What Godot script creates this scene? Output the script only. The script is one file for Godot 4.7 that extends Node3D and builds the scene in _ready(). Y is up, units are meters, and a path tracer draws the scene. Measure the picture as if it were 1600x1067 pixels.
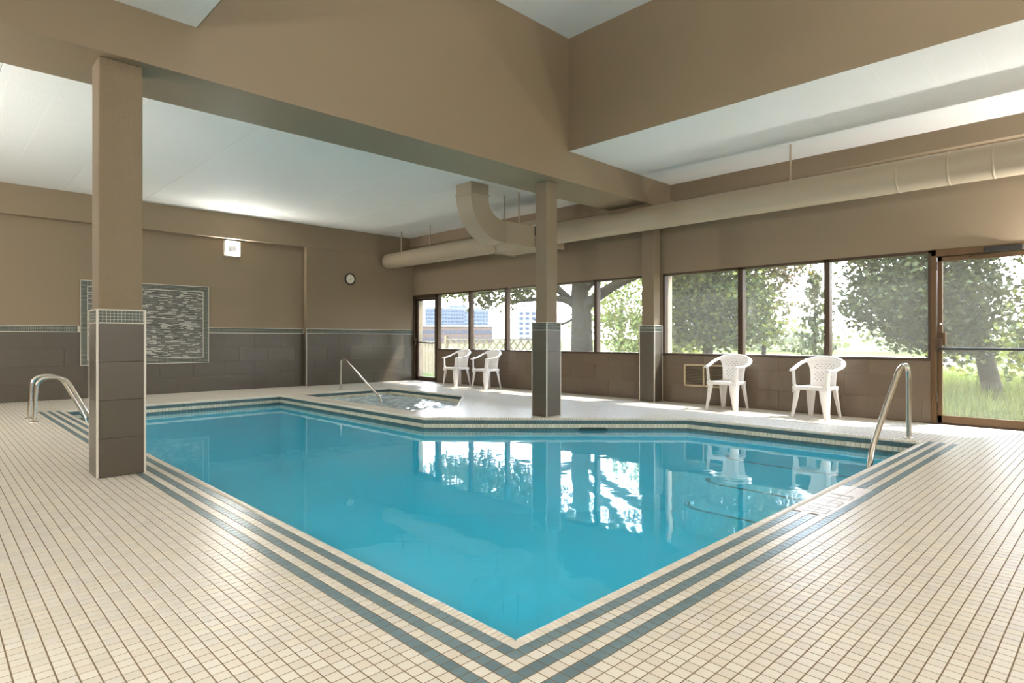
extends Node3D
# Indoor hotel swimming pool. x runs along the pool towards the windows, -z towards the clock wall, metres.

const CAM_H := 1.08
const FOCAL := 945.7          # pixels, for a 1600 x 1067 frame
const YAW := 44.273           # degrees the camera is turned right of -z
const XW := 9.25              # window wall
const ZW := -13.35            # clock wall
const XS := -2.2              # side wall, left of the frame
const ZE := 3.0               # wall behind the camera
const HC := 3.70              # low ceiling
const HH := 5.27              # ceiling of the raised well
const HB := 3.28              # beam soffit
const P := 0.051              # floor tile pitch
const PX0 := 1.536            # pool edges
const PZ0 := -1.557
const COP := 0.055            # coping width
const WATER := -0.165

var M := {}
var taken := {}
var rng := RandomNumberGenerator.new()
var pool_line: PackedVector2Array
var spa_line: PackedVector2Array

func _ready() -> void:
	rng.seed = 7
	# ---- camera
	var cam := Camera3D.new()
	cam.name = "camera"
	add_child(cam)
	cam.position = Vector3(0, CAM_H, 0)
	cam.rotation_degrees = Vector3(0, -YAW, 0)
	cam.set_frustum(0.05 * 1067.0 / FOCAL, Vector2(0, -0.05 * 4.0 / FOCAL), 0.05, 2000.0)
	cam.current = true
	# ---- sky
	var env := Environment.new()
	env.background_mode = Environment.BG_SKY
	var sm := ProceduralSkyMaterial.new()
	sm.sky_top_color = Color(0.80, 0.89, 1.0)
	sm.sky_horizon_color = Color(1.0, 0.99, 0.97)
	sm.ground_horizon_color = Color(0.75, 0.74, 0.68)
	sm.ground_bottom_color = Color(0.5, 0.5, 0.44)
	sm.sky_energy_multiplier = 3.6
	var sky := Sky.new()
	sky.sky_material = sm
	env.sky = sky
	env.tonemap_mode = Environment.TONE_MAPPER_LINEAR
	env.tonemap_exposure = 1.31
	env.sdfgi_enabled = true
	env.ssao_enabled = true
	env.ssil_enabled = true
	var we := WorldEnvironment.new()
	we.name = "environment"
	we.environment = env
	add_child(we)
	# ---- sun, high on the window side, filtered by the trees
	var sun := DirectionalLight3D.new()
	sun.name = "sun"
	add_child(sun)
	sun.look_at_from_position(Vector3(10, 17, 4.5), Vector3.ZERO)
	sun.light_color = Color(1.0, 0.97, 0.90)
	sun.light_energy = 4.2
	sun.light_angular_distance = 0.6
	sun.shadow_enabled = true
	sun.sky_mode = DirectionalLight3D.SKY_MODE_LIGHT_ONLY

	materials()
	outlines()
	room()
	floor_tiles()
	ceilings()
	window_wall()
	clock_wall()
	columns()
	pool()
	hot_tub()
	ducts()
	lamps()
	rails()
	chairs()
	small_things()
	outdoors()

# ------------------------------------------------------------------ helpers
func numbered(n: String) -> String:
	if not taken.has(n):
		taken[n] = 0
		return n
	taken[n] += 1
	return "%s_%03d" % [n, taken[n]]

func tag(o: Node, label := "", category := "", group := "", kind := "") -> void:
	if label: o.set_meta("label", label)
	if category: o.set_meta("category", category)
	if group: o.set_meta("group", group)
	if kind: o.set_meta("kind", kind)

func base(called: String, at := Vector3.ZERO, turn := 0.0) -> Node3D:
	var o := Node3D.new()
	o.name = numbered(called)
	add_child(o)
	o.position = at
	o.rotation.y = turn
	return o

func begin() -> SurfaceTool:
	var st := SurfaceTool.new()
	st.begin(Mesh.PRIMITIVE_TRIANGLES)
	st.set_smooth_group(-1)
	return st

func done(st: SurfaceTool) -> ArrayMesh:
	st.generate_normals()
	return st.commit()

func put(mesh: Mesh, called: String, mat: Material, parent: Node, at := Vector3.ZERO) -> MeshInstance3D:
	var o := MeshInstance3D.new()
	o.name = numbered(called) if parent == self else called
	o.mesh = mesh
	o.material_override = mat
	o.position = at
	o.cast_shadow = GeometryInstance3D.SHADOW_CASTING_SETTING_ON
	parent.add_child(o, true)
	return o

func build(st: SurfaceTool, called: String, mat: Material, parent: Node) -> MeshInstance3D:
	return put(done(st), called, mat, parent)

func tri(st: SurfaceTool, a: Vector3, b: Vector3, c: Vector3) -> void:  # counter-clockwise seen from outside
	st.add_vertex(a)
	st.add_vertex(c)
	st.add_vertex(b)

func quad(st: SurfaceTool, a: Vector3, b: Vector3, c: Vector3, d: Vector3) -> void:
	tri(st, a, b, c)
	tri(st, a, c, d)

func bx(st: SurfaceTool, lo: Vector3, hi: Vector3) -> void:
	var a := Vector3(minf(lo.x, hi.x), minf(lo.y, hi.y), minf(lo.z, hi.z))
	var b := Vector3(maxf(lo.x, hi.x), maxf(lo.y, hi.y), maxf(lo.z, hi.z))
	var v := func(i: int) -> Vector3: return Vector3(b.x if i & 1 else a.x, b.y if i & 2 else a.y, b.z if i & 4 else a.z)
	quad(st, v.call(4), v.call(5), v.call(7), v.call(6))
	quad(st, v.call(1), v.call(0), v.call(2), v.call(3))
	quad(st, v.call(5), v.call(1), v.call(3), v.call(7))
	quad(st, v.call(0), v.call(4), v.call(6), v.call(2))
	quad(st, v.call(6), v.call(7), v.call(3), v.call(2))
	quad(st, v.call(0), v.call(1), v.call(5), v.call(4))

func cbx(st: SurfaceTool, lo: Vector3, hi: Vector3, c: float) -> void:  # box with chamfered edges
	var a := Vector3(minf(lo.x, hi.x), minf(lo.y, hi.y), minf(lo.z, hi.z))
	var b := Vector3(maxf(lo.x, hi.x), maxf(lo.y, hi.y), maxf(lo.z, hi.z))
	var s := b - a
	c = minf(c, minf(s.x, minf(s.y, s.z)) * 0.45)
	var mid := (a + b) / 2.0
	var h := s / 2.0
	# corner points: three per corner, on the faces across x, y, z
	var pt := func(sx: float, sy: float, sz: float, k: int) -> Vector3:
		var e := Vector3(h.x - c, h.y - c, h.z - c)
		e[k] = h[k]
		return mid + Vector3(sx * e.x, sy * e.y, sz * e.z)
	var out := func(p: Vector3, q: Vector3, r: Vector3, t: Vector3) -> void:
		var n := (q - p).cross(r - p)
		if n.dot((p + q + r + t) / 4.0 - mid) >= 0: quad(st, p, q, r, t)
		else: quad(st, p, t, r, q)
	for k in 3:
		for sg in [-1.0, 1.0]:
			var c4 := []
			for uv in [[-1.0, -1.0], [1.0, -1.0], [1.0, 1.0], [-1.0, 1.0]]:
				var sv := Vector3.ZERO
				sv[k] = sg
				sv[(k + 1) % 3] = uv[0]
				sv[(k + 2) % 3] = uv[1]
				c4.append(pt.call(sv.x, sv.y, sv.z, k))
			out.call(c4[0], c4[1], c4[2], c4[3])
	for k in 3:  # edges along axis k
		var i := (k + 1) % 3
		var j := (k + 2) % 3
		for si in [-1.0, 1.0]:
			for sj in [-1.0, 1.0]:
				var p := Vector3.ZERO
				p[i] = si
				p[j] = sj
				p[k] = -1.0
				var q := p
				q[k] = 1.0
				out.call(pt.call(p.x, p.y, p.z, i), pt.call(q.x, q.y, q.z, i), pt.call(q.x, q.y, q.z, j), pt.call(p.x, p.y, p.z, j))
	for sx in [-1.0, 1.0]:
		for sy in [-1.0, 1.0]:
			for sz in [-1.0, 1.0]:
				var p: Vector3 = pt.call(sx, sy, sz, 0)
				var q: Vector3 = pt.call(sx, sy, sz, 1)
				var r: Vector3 = pt.call(sx, sy, sz, 2)
				if (q - p).cross(r - p).dot(Vector3(sx, sy, sz)) > 0: tri(st, p, q, r)
				else: tri(st, p, r, q)

func box_mesh(lo: Vector3, hi: Vector3, c := 0.0) -> ArrayMesh:
	var st := begin()
	if c > 0: cbx(st, lo, hi, c)
	else: bx(st, lo, hi)
	return done(st)

func sweep(st: SurfaceTool, path: Array, rx, ry, segs := 10, up := Vector3.UP, caps := true) -> void:
	# rounded section swept along a path; rx is across, ry along the section's second axis; numbers or arrays
	var rings := []
	var n := path.size()
	var side := Vector3.ZERO
	for i in n:
		var t: Vector3 = (path[mini(i + 1, n - 1)] - path[maxi(i - 1, 0)]).normalized()
		if i == 0:
			side = t.cross(up)
			if side.length() < 0.05: side = t.cross(Vector3.RIGHT)
		side = (side - t * side.dot(t)).normalized()
		var nn := side.cross(t).normalized()
		var a: float = rx[i] if rx is Array else rx
		var b: float = ry[i] if ry is Array else ry
		var ring := []
		for k in segs:
			var w := TAU * k / segs
			ring.append(path[i] + side * cos(w) * a + nn * sin(w) * b)
		rings.append(ring)
	st.set_smooth_group(1)
	for i in n - 1:
		for k in segs:
			var k2 := (k + 1) % segs
			quad(st, rings[i][k], rings[i + 1][k], rings[i + 1][k2], rings[i][k2])
	st.set_smooth_group(-1)
	if caps:
		for k in range(1, segs - 1):
			tri(st, rings[0][0], rings[0][k], rings[0][k + 1])
			tri(st, rings[n - 1][0], rings[n - 1][k + 1], rings[n - 1][k])

func smooth_path(pts: Array, steps := 5) -> Array:
	var out := []
	for i in pts.size() - 1:
		var a: Vector3 = pts[maxi(i - 1, 0)]
		var b: Vector3 = pts[i]
		var c: Vector3 = pts[i + 1]
		var d: Vector3 = pts[mini(i + 2, pts.size() - 1)]
		for k in steps:
			out.append(b.cubic_interpolate(c, a, d, float(k) / steps))
	out.append(pts[-1])
	return out

func round_corners(pts: Array, r: float, steps := 6) -> Array:  # polyline with arcs at its corners
	var out := [pts[0]]
	for i in range(1, pts.size() - 1):
		var p: Vector3 = pts[i]
		var a: Vector3 = pts[i - 1] - p
		var b: Vector3 = pts[i + 1] - p
		var q := minf(r, minf(a.length(), b.length()) * 0.48)
		var s := p + a.normalized() * q
		var e := p + b.normalized() * q
		for k in steps + 1:
			var t := float(k) / steps
			out.append(s.lerp(p, t).lerp(p.lerp(e, t), t))
	out.append(pts[-1])
	return out

func sheet(st: SurfaceTool, g: Array, thick: float, holes := {}) -> void:
	# g[i][j] points of a surface, made into a closed sheet with holes
	var ni := g.size()
	var nj: int = g[0].size()
	var f := []
	var bk := []
	for i in ni:
		var fr := []
		var br := []
		for j in nj:
			var du: Vector3 = g[mini(i + 1, ni - 1)][j] - g[maxi(i - 1, 0)][j]
			var dv: Vector3 = g[i][mini(j + 1, nj - 1)] - g[i][maxi(j - 1, 0)]
			var n := du.cross(dv).normalized() * thick / 2.0
			fr.append(g[i][j] + n)
			br.append(g[i][j] - n)
		f.append(fr)
		bk.append(br)
	var solid := func(i: int, j: int) -> bool:
		if i < 0 or j < 0 or i >= ni - 1 or j >= nj - 1: return false
		return not holes.has(Vector2i(i, j))
	st.set_smooth_group(1)
	for i in ni - 1:
		for j in nj - 1:
			if solid.call(i, j):
				quad(st, f[i][j], f[i + 1][j], f[i + 1][j + 1], f[i][j + 1])
	st.set_smooth_group(2)
	for i in ni - 1:
		for j in nj - 1:
			if solid.call(i, j):
				quad(st, bk[i][j], bk[i][j + 1], bk[i + 1][j + 1], bk[i + 1][j])
	st.set_smooth_group(-1)
	for i in ni - 1:
		for j in nj - 1:
			if not solid.call(i, j): continue
			if not solid.call(i - 1, j): quad(st, f[i][j], f[i][j + 1], bk[i][j + 1], bk[i][j])
			if not solid.call(i + 1, j): quad(st, f[i + 1][j + 1], f[i + 1][j], bk[i + 1][j], bk[i + 1][j + 1])
			if not solid.call(i, j - 1): quad(st, f[i + 1][j], f[i][j], bk[i][j], bk[i + 1][j])
			if not solid.call(i, j + 1): quad(st, f[i][j + 1], f[i + 1][j + 1], bk[i + 1][j + 1], bk[i][j + 1])

func lathe(st: SurfaceTool, prof: Array, segs: int, xf := Transform3D()) -> void:  # prof: Vector2(r, y)
	st.set_smooth_group(1)
	for i in prof.size() - 1:
		for k in segs:
			var a := TAU * k / segs
			var b := TAU * (k + 1) / segs
			var p := func(q: Vector2, w: float) -> Vector3: return xf * Vector3(q.x * cos(w), q.y, -q.x * sin(w))
			if prof[i].x > 1e-5: tri(st, p.call(prof[i], a), p.call(prof[i], b), p.call(prof[i + 1], b))
			if prof[i + 1].x > 1e-5: tri(st, p.call(prof[i], a), p.call(prof[i + 1], b), p.call(prof[i + 1], a))
	st.set_smooth_group(-1)

func multi(mesh: Mesh, called: String, mat: Material, parent: Node, xf: Array, col: Array) -> MultiMeshInstance3D:
	var mm := MultiMesh.new()
	mm.transform_format = MultiMesh.TRANSFORM_3D
	mm.use_colors = true
	mm.mesh = mesh
	mm.instance_count = xf.size()
	for i in xf.size():
		mm.set_instance_transform(i, xf[i])
		mm.set_instance_color(i, col[i % col.size()])
	var o := MultiMeshInstance3D.new()
	o.name = numbered(called) if parent == self else called
	o.multimesh = mm
	o.material_override = mat
	o.set_meta("kind", "stuff")
	parent.add_child(o, true)
	return o

func pixel(p: Vector3) -> Vector3:  # where a point falls in the 1600 x 1067 frame; z is its depth
	var a := deg_to_rad(YAW)
	var d := sin(a) * p.x - cos(a) * p.z
	var l := cos(a) * p.x + sin(a) * p.z
	if d < 0.05: return Vector3(-1e4, -1e4, d)
	return Vector3(800 + FOCAL * l / d, 529.5 - FOCAL * (p.y - CAM_H) / d, d)

# ------------------------------------------------------------------ materials
func noise(freq: float, oct: int, size := 256, kind := FastNoiseLite.TYPE_SIMPLEX_SMOOTH, lo := Color.BLACK, hi := Color.WHITE, sd := 1) -> NoiseTexture2D:
	var n := FastNoiseLite.new()
	n.seed = sd
	n.noise_type = kind
	n.frequency = freq
	n.fractal_octaves = oct
	var t := NoiseTexture2D.new()
	t.width = size
	t.height = size
	t.seamless = true
	t.noise = n
	var r := Gradient.new()
	r.set_color(0, lo)
	r.set_color(1, hi)
	t.color_ramp = r
	return t

func mat(called: String, c: Color, rough: float, metal := 0.0) -> StandardMaterial3D:
	var m := StandardMaterial3D.new()
	m.resource_name = called
	m.albedo_color = c
	m.roughness = rough
	m.metallic = metal
	M[called] = m
	return m

func mottle(m: StandardMaterial3D, t: Texture2D, scale: float) -> void:
	m.albedo_texture = t
	m.uv1_triplanar = true
	m.uv1_world_triplanar = true
	m.uv1_scale = Vector3.ONE * scale

func relief(m: StandardMaterial3D, t: Texture2D, cm: float, scale: float) -> void:
	m.heightmap_enabled = true
	m.heightmap_texture = t
	m.heightmap_scale = cm
	m.uv1_triplanar = true
	m.uv1_world_triplanar = true
	m.uv1_scale = Vector3.ONE * scale

func materials() -> void:
	var grain := noise(0.09, 3, 256)
	var patch := noise(0.02, 4, 256, FastNoiseLite.TYPE_SIMPLEX_SMOOTH, Color(0.93, 0.93, 0.93), Color(1, 1, 1), 3)
	var m: StandardMaterial3D
	m = mat("paint", Color8(139, 122, 99), 0.75)
	relief(m, grain, 0.06, 6.0)
	m = mat("paint_smooth", Color8(139, 122, 98), 0.5)
	m = mat("stucco", Color8(150, 132, 107), 0.7)
	relief(m, noise(0.16, 2, 256, FastNoiseLite.TYPE_SIMPLEX, Color.BLACK, Color.WHITE, 5), 0.8, 3.0)
	m = mat("ceiling_white", Color8(244, 244, 239), 0.8)
	relief(m, noise(0.2, 2, 256, FastNoiseLite.TYPE_SIMPLEX, Color.BLACK, Color.WHITE, 8), 0.7, 2.5)
	for i in 3:
		m = mat("wall_tile_%d" % i, [Color8(86, 79, 66), Color8(88, 81, 68), Color8(84, 76, 64)][i], 0.28)
		relief(m, grain, 0.05, 8.0)
	for i in 3:
		m = mat("dado_tile_%d" % i, [Color8(108, 93, 76), Color8(110, 95, 78), Color8(105, 90, 74)][i], 0.3)
	mat("wall_grout", Color8(72, 65, 54), 0.9)
	mat("cream_trim", Color8(214, 207, 194), 0.4)
	m = mat("floor_grout", Color8(126, 105, 80), 0.9)
	mottle(m, patch, 0.7)
	m = mat("tinted", Color(1, 1, 1), 0.31)
	m.vertex_color_use_as_albedo = true
	m = mat("tinted_gloss", Color(1, 1, 1), 0.36)
	m.vertex_color_use_as_albedo = true
	for i in 4:
		mat("floor_tile_%d" % i, [Color8(220, 212, 198), Color8(214, 206, 192), Color8(224, 217, 204), Color8(217, 207, 191)][i], 0.31)
	for i in 2:
		mat("blue_tile_%d" % i, [Color8(103, 126, 132), Color8(95, 117, 124)][i], 0.31)
	mat("marker_tile", Color8(232, 221, 214), 0.34)
	mat("marker_ink", Color8(182, 170, 162), 0.5)
	mat("basin", Color8(110, 232, 252), 0.6)
	mat("step_line", Color8(12, 34, 48), 0.6)
	m = mat("water", Color(0.09, 0.82, 0.99, 0.42), 0.03)
	m.transparency = BaseMaterial3D.TRANSPARENCY_ALPHA
	relief(m, noise(0.012, 3, 512, FastNoiseLite.TYPE_SIMPLEX_SMOOTH, Color.BLACK, Color.WHITE, 11), 0.09, 0.35)
	m = mat("spa_water", Color(1, 1, 1), 0.12)
	mottle(m, noise(0.03, 4, 256, FastNoiseLite.TYPE_SIMPLEX_SMOOTH, Color8(140, 168, 174), Color8(240, 244, 244), 13), 1.1)
	mat("steel", Color8(205, 198, 186), 0.22, 1.0)
	mat("bronze", Color8(96, 72, 45), 0.4, 0.3)
	mat("bronze_dark", Color8(74, 57, 42), 0.4, 0.3)
	m = mat("glass", Color(0.95, 0.96, 0.93, 0.09), 0.05)
	m.transparency = BaseMaterial3D.TRANSPARENCY_ALPHA
	mat("plastic", Color8(240, 236, 233), 0.33)
	m = mat("duct", Color8(168, 153, 130), 0.5)
	mat("grille", Color8(190, 172, 138), 0.5)
	mat("louvre", Color8(140, 122, 98), 0.5)
	mat("black", Color8(30, 26, 22), 0.4)
	mat("tile_bed", Color8(128, 134, 126), 0.8)
	mat("skimmer", Color8(24, 58, 58), 0.6)
	mat("dial", Color8(236, 230, 214), 0.5)
	mat("lamp_plate", Color8(150, 148, 146), 0.35, 0.6)
	m = mat("lamp_glow", Color8(255, 246, 230), 0.5)
	m.emission_enabled = true
	m.emission = Color(1.0, 0.95, 0.86)
	m.emission_energy_multiplier = 1.6
	mat("lamp_frame", Color8(238, 232, 222), 0.4)
	mat("stone", Color8(180, 176, 166), 0.9)
	m = mat("grass", Color8(92, 97, 45), 0.95)
	mottle(m, noise(0.05, 5, 512, FastNoiseLite.TYPE_SIMPLEX_SMOOTH, Color(0.45, 0.5, 0.4), Color(1, 1, 1), 17), 0.25)
	m = mat("bark", Color8(64, 56, 47), 0.9)
	mottle(m, noise(0.08, 4, 256, FastNoiseLite.TYPE_SIMPLEX_SMOOTH, Color(0.55, 0.55, 0.55), Color(1, 1, 1), 19), 1.5)
	m = mat("leaf", Color(1, 1, 1), 0.6)
	m.vertex_color_use_as_albedo = true
	m.backlight_enabled = true
	m.backlight = Color(0.75, 0.75, 0.5)
	m = mat("board", Color8(138, 124, 100), 0.85)
	mottle(m, noise(0.06, 4, 256, FastNoiseLite.TYPE_SIMPLEX_SMOOTH, Color(0.6, 0.58, 0.55), Color(1, 1, 1), 23), 1.2)
	mat("far_wall", Color8(80, 85, 94), 0.9)
	mat("far_wall_pale", Color8(112, 112, 110), 0.9)
	mat("far_brick", Color8(78, 64, 57), 0.9)
	mat("far_glass", Color8(50, 57, 70), 0.5)
	mat("asphalt", Color8(120, 118, 114), 0.95)
	for k in ["grass", "leaf", "bark", "board", "far_wall", "far_wall_pale", "far_brick", "far_glass", "asphalt", "stone"]:
		M[k].metallic_specular = 0.15

# ------------------------------------------------------------------ outlines
func outlines() -> void:
	pool_line = PackedVector2Array([Vector2(PX0, PZ0), Vector2(7.52, PZ0), Vector2(7.46, -4.23), Vector2(4.92, -6.77), Vector2(4.92, -11.40), Vector2(PX0, -11.26)])
	spa_line = PackedVector2Array([Vector2(5.28, -7.60), Vector2(6.16, -7.60), Vector2(7.40, -8.95), Vector2(7.40, -11.45), Vector2(5.28, -11.38)])

func grown(poly: PackedVector2Array, d: float) -> PackedVector2Array:
	return Geometry2D.offset_polygon(poly, d, Geometry2D.JOIN_MITER)[0]

# ------------------------------------------------------------------ room shell
func room() -> void:
	# wall beside and behind the camera, out of the frame
	var w := base("wall_side", Vector3(XS, 0, (ZW + ZE) / 2))
	tag(w, "plain taupe wall at the left side of the pool hall", "wall", "", "structure")
	put(box_mesh(Vector3(-0.25, 0, ZW - w.position.z - 0.3), Vector3(0, HH + 0.3, ZE - w.position.z + 0.3)), "plaster", M.paint, w)
	w = base("wall_back", Vector3((XS + XW) / 2, 0, ZE))
	tag(w, "plain taupe wall behind the near end of the pool hall", "wall", "", "structure")
	put(box_mesh(Vector3(XS - w.position.x - 0.3, 0, 0), Vector3(XW - w.position.x + 0.3, HH + 0.3, 0.25)), "plaster", M.paint, w)

func inside_any(c: Vector2, list: Array) -> bool:
	for q in list:
		if Geometry2D.is_point_in_polygon(c, q): return true
	return false

func ring_color(x: float, z: float) -> int:  # 1 for the three blue rows round the near sides of the pool
	var i := int(floor((PX0 - COP - x) / P))
	var j := int(floor((z - (PZ0 + COP)) / P))
	if i < 0 and j < 0: return 0
	var ring := maxi(i, j)
	if ring > 4 or ring % 2 == 1: return 0
	if i >= 0 and z < -11.30: return 0
	if j >= 0 and x > 7.60: return 0
	if j >= 0 and j < 4 and x > 3.95 and x < 4.86: return 2
	return 1

func floor_tiles() -> void:
	var f := base("floor")
	tag(f, "cream mosaic tiled pool deck with three blue tile rows round the pool", "floor", "", "structure")
	# bed under the tiles, with the two basins cut out
	var bed := CSGCombiner3D.new()
	bed.name = "grout_bed"
	bed.material_override = M.floor_grout
	f.add_child(bed, true)
	var slab := CSGBox3D.new()
	slab.name = "slab"
	slab.size = Vector3(XW - XS + 0.5, 0.12, ZE - ZW + 0.5)
	slab.position = Vector3((XW + XS) / 2, -0.0612, (ZE + ZW) / 2)
	bed.add_child(slab, true)
	for line in [pool_line, spa_line]:
		var cut := CSGPolygon3D.new()
		cut.name = "opening"
		cut.operation = CSGShape3D.OPERATION_SUBTRACTION
		var pts := PackedVector2Array()
		for q in grown(line, 0.02): pts.append(Vector2(q.x, -q.y))
		cut.polygon = pts
		cut.depth = 0.5
		cut.rotation_degrees = Vector3(-90, 0, 0)
		cut.position = Vector3(0, 0.2, 0)
		bed.add_child(cut, true)
	# tiles
	var half := P / 2 - 0.0023
	var st := begin()
	var c := 0.0008
	var y0 := -0.004
	var t := func(x: float, y: float, z: float) -> Vector3: return Vector3(x, y, z)
	var hh := half - c
	quad(st, t.call(-hh, 0, hh), t.call(hh, 0, hh), t.call(hh, 0, -hh), t.call(-hh, 0, -hh))
	for s in 4:
		var b := Basis(Vector3.UP, s * PI / 2)
		quad(st, b * Vector3(-half, -c, half), b * Vector3(half, -c, half), b * Vector3(hh, 0, hh), b * Vector3(-hh, 0, hh))
		quad(st, b * Vector3(-half, y0, half), b * Vector3(half, y0, half), b * Vector3(half, -c, half), b * Vector3(-half, -c, half))
	var tile := done(st)
	var outer_pool := grown(pool_line, COP)
	var outer_spa := grown(spa_line, COP)
	var blocks := [Rect2(0.965, -5.88, 0.335, 0.295), Rect2(6.19, -5.95, 0.30, 0.29), Rect2(9.0, -6.03, 0.3, 0.31)]
	var near := []
	var xf := []
	var col := []
	var cut_st := begin()
	var gx := PX0 - COP
	var gz := PZ0 + COP
	var i0 := int((XS - gx) / P)
	var i1 := int((XW - gx) / P)
	var j0 := int((ZW - gz) / P)
	var j1 := int((1.2 - gz) / P)
	for i in range(i0, i1):
		for j in range(j0, j1):
			var x := gx + (i + 0.5) * P
			var z := gz + (j + 0.5) * P
			var px := pixel(Vector3(x, 0, z))
			if px.z < 0.4 or px.x < -500 or px.x > 2100 or px.y > 1500: continue
			var cc := Vector2(x, z)
			var hidden := false
			for r in blocks:
				if r.has_point(cc): hidden = true
			if hidden: continue
			var state := 0
			for q in [outer_pool, outer_spa]:
				var n := 0
				for k in [Vector2(-half, -half), Vector2(half, -half), Vector2(half, half), Vector2(-half, half)]:
					if Geometry2D.is_point_in_polygon(cc + k, q): n += 1
				if n == 4: state = 2
				elif n > 0: state = maxi(state, 1)
			if state == 2: continue
			var kind := ring_color(x, z)
			if kind == 2: continue
			if state == 1:
				var parts := [PackedVector2Array([cc + Vector2(-half, -half), cc + Vector2(half, -half), cc + Vector2(half, half), cc + Vector2(-half, half)])]
				for q in [outer_pool, outer_spa]:
					var nxt := []
					for r in parts: nxt.append_array(Geometry2D.clip_polygons(r, q))
					parts = nxt
				for r in parts:
					var idx := Geometry2D.triangulate_polygon(r)
					for k in range(0, idx.size(), 3):
						var a := Vector3(r[idx[k]].x, -0.0005, r[idx[k]].y)
						var b := Vector3(r[idx[k + 1]].x, -0.0005, r[idx[k + 1]].y)
						var d := Vector3(r[idx[k + 2]].x, -0.0005, r[idx[k + 2]].y)
						if (b - a).cross(d - a).y > 0: tri(cut_st, a, b, d)
						else: tri(cut_st, a, d, b)
				continue
			var inside := px.x > 2 and px.x < 1598 and px.y < 1064
			var at := Vector3(x, rng.randf_range(-0.0003, 0.0003), z)
			if inside and px.z < 2.6: near.append([px.z, at, kind])
			xf.append(Transform3D(Basis(), at))
			var v := rng.randf_range(0.93, 1.05)
			var hue := rng.randf_range(-0.02, 0.03)
			if kind == 1: col.append(Color(0.136 * v, 0.211 * v, 0.235 * v))
			else: col.append(Color((0.71 + hue * 0.3) * v, 0.655 * v, (0.565 - hue) * v))
	near.sort_custom(func(a, b): return a[0] < b[0])
	near = near.slice(0, 300)
	var singled := {}
	for k in near.size():
		var q: Array = near[k]
		singled[Vector2i(roundi(q[1].x * 1000), roundi(q[1].z * 1000))] = true
		var mt: Material = M["blue_tile_%d" % (k % 2)] if q[2] == 1 else M["floor_tile_%d" % ((k * 7 + k / 3) % 4)]
		put(tile, "tile", mt, f, q[1])
	var xf2 := []
	var col2 := []
	for k in xf.size():
		var o: Vector3 = xf[k].origin
		if singled.has(Vector2i(roundi(o.x * 1000), roundi(o.z * 1000))): continue
		xf2.append(xf[k])
		col2.append(col[k])
	multi(tile, "tile_field", M.tinted, f, xf2, col2)
	var ct := build(cut_st, "cut_tile_edge", M.floor_tile_0, f)
	ct.set_meta("kind", "stuff")
	# depth marker set into the blue rows
	var mk := base("deck_marker", Vector3(4.405, 0, -1.40))
	tag(mk, "pale deck marker tiles with grey strokes set into the blue rows", "marker")
	for r in 2:
		for k in 6:
			var lo := Vector3(-0.45 + k * 0.1513, -0.006, -0.1 + r * 0.102)
			put(box_mesh(lo + Vector3(0.001, 0, 0.001), lo + Vector3(0.1503, 0.0065, 0.101), 0.0015), "tile", M.marker_tile, mk)
	for q in [[-0.42, 0.014], [-0.35, 0.012], [-0.30, 0.012], [-0.22, 0.016], [-0.12, 0.012], [-0.06, 0.012], [0.04, 0.016], [0.13, 0.03]]:
		put(box_mesh(Vector3(q[0], 0.0, -0.075), Vector3(q[0] + q[1], 0.0011, 0.066)), "stroke", M.marker_ink, mk)
	for q in [[-0.42, -0.30], [-0.22, -0.06], [0.04, 0.13]]:
		put(box_mesh(Vector3(q[0], 0.0, 0.068), Vector3(q[1], 0.0011, 0.08)), "stroke", M.marker_ink, mk)

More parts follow.
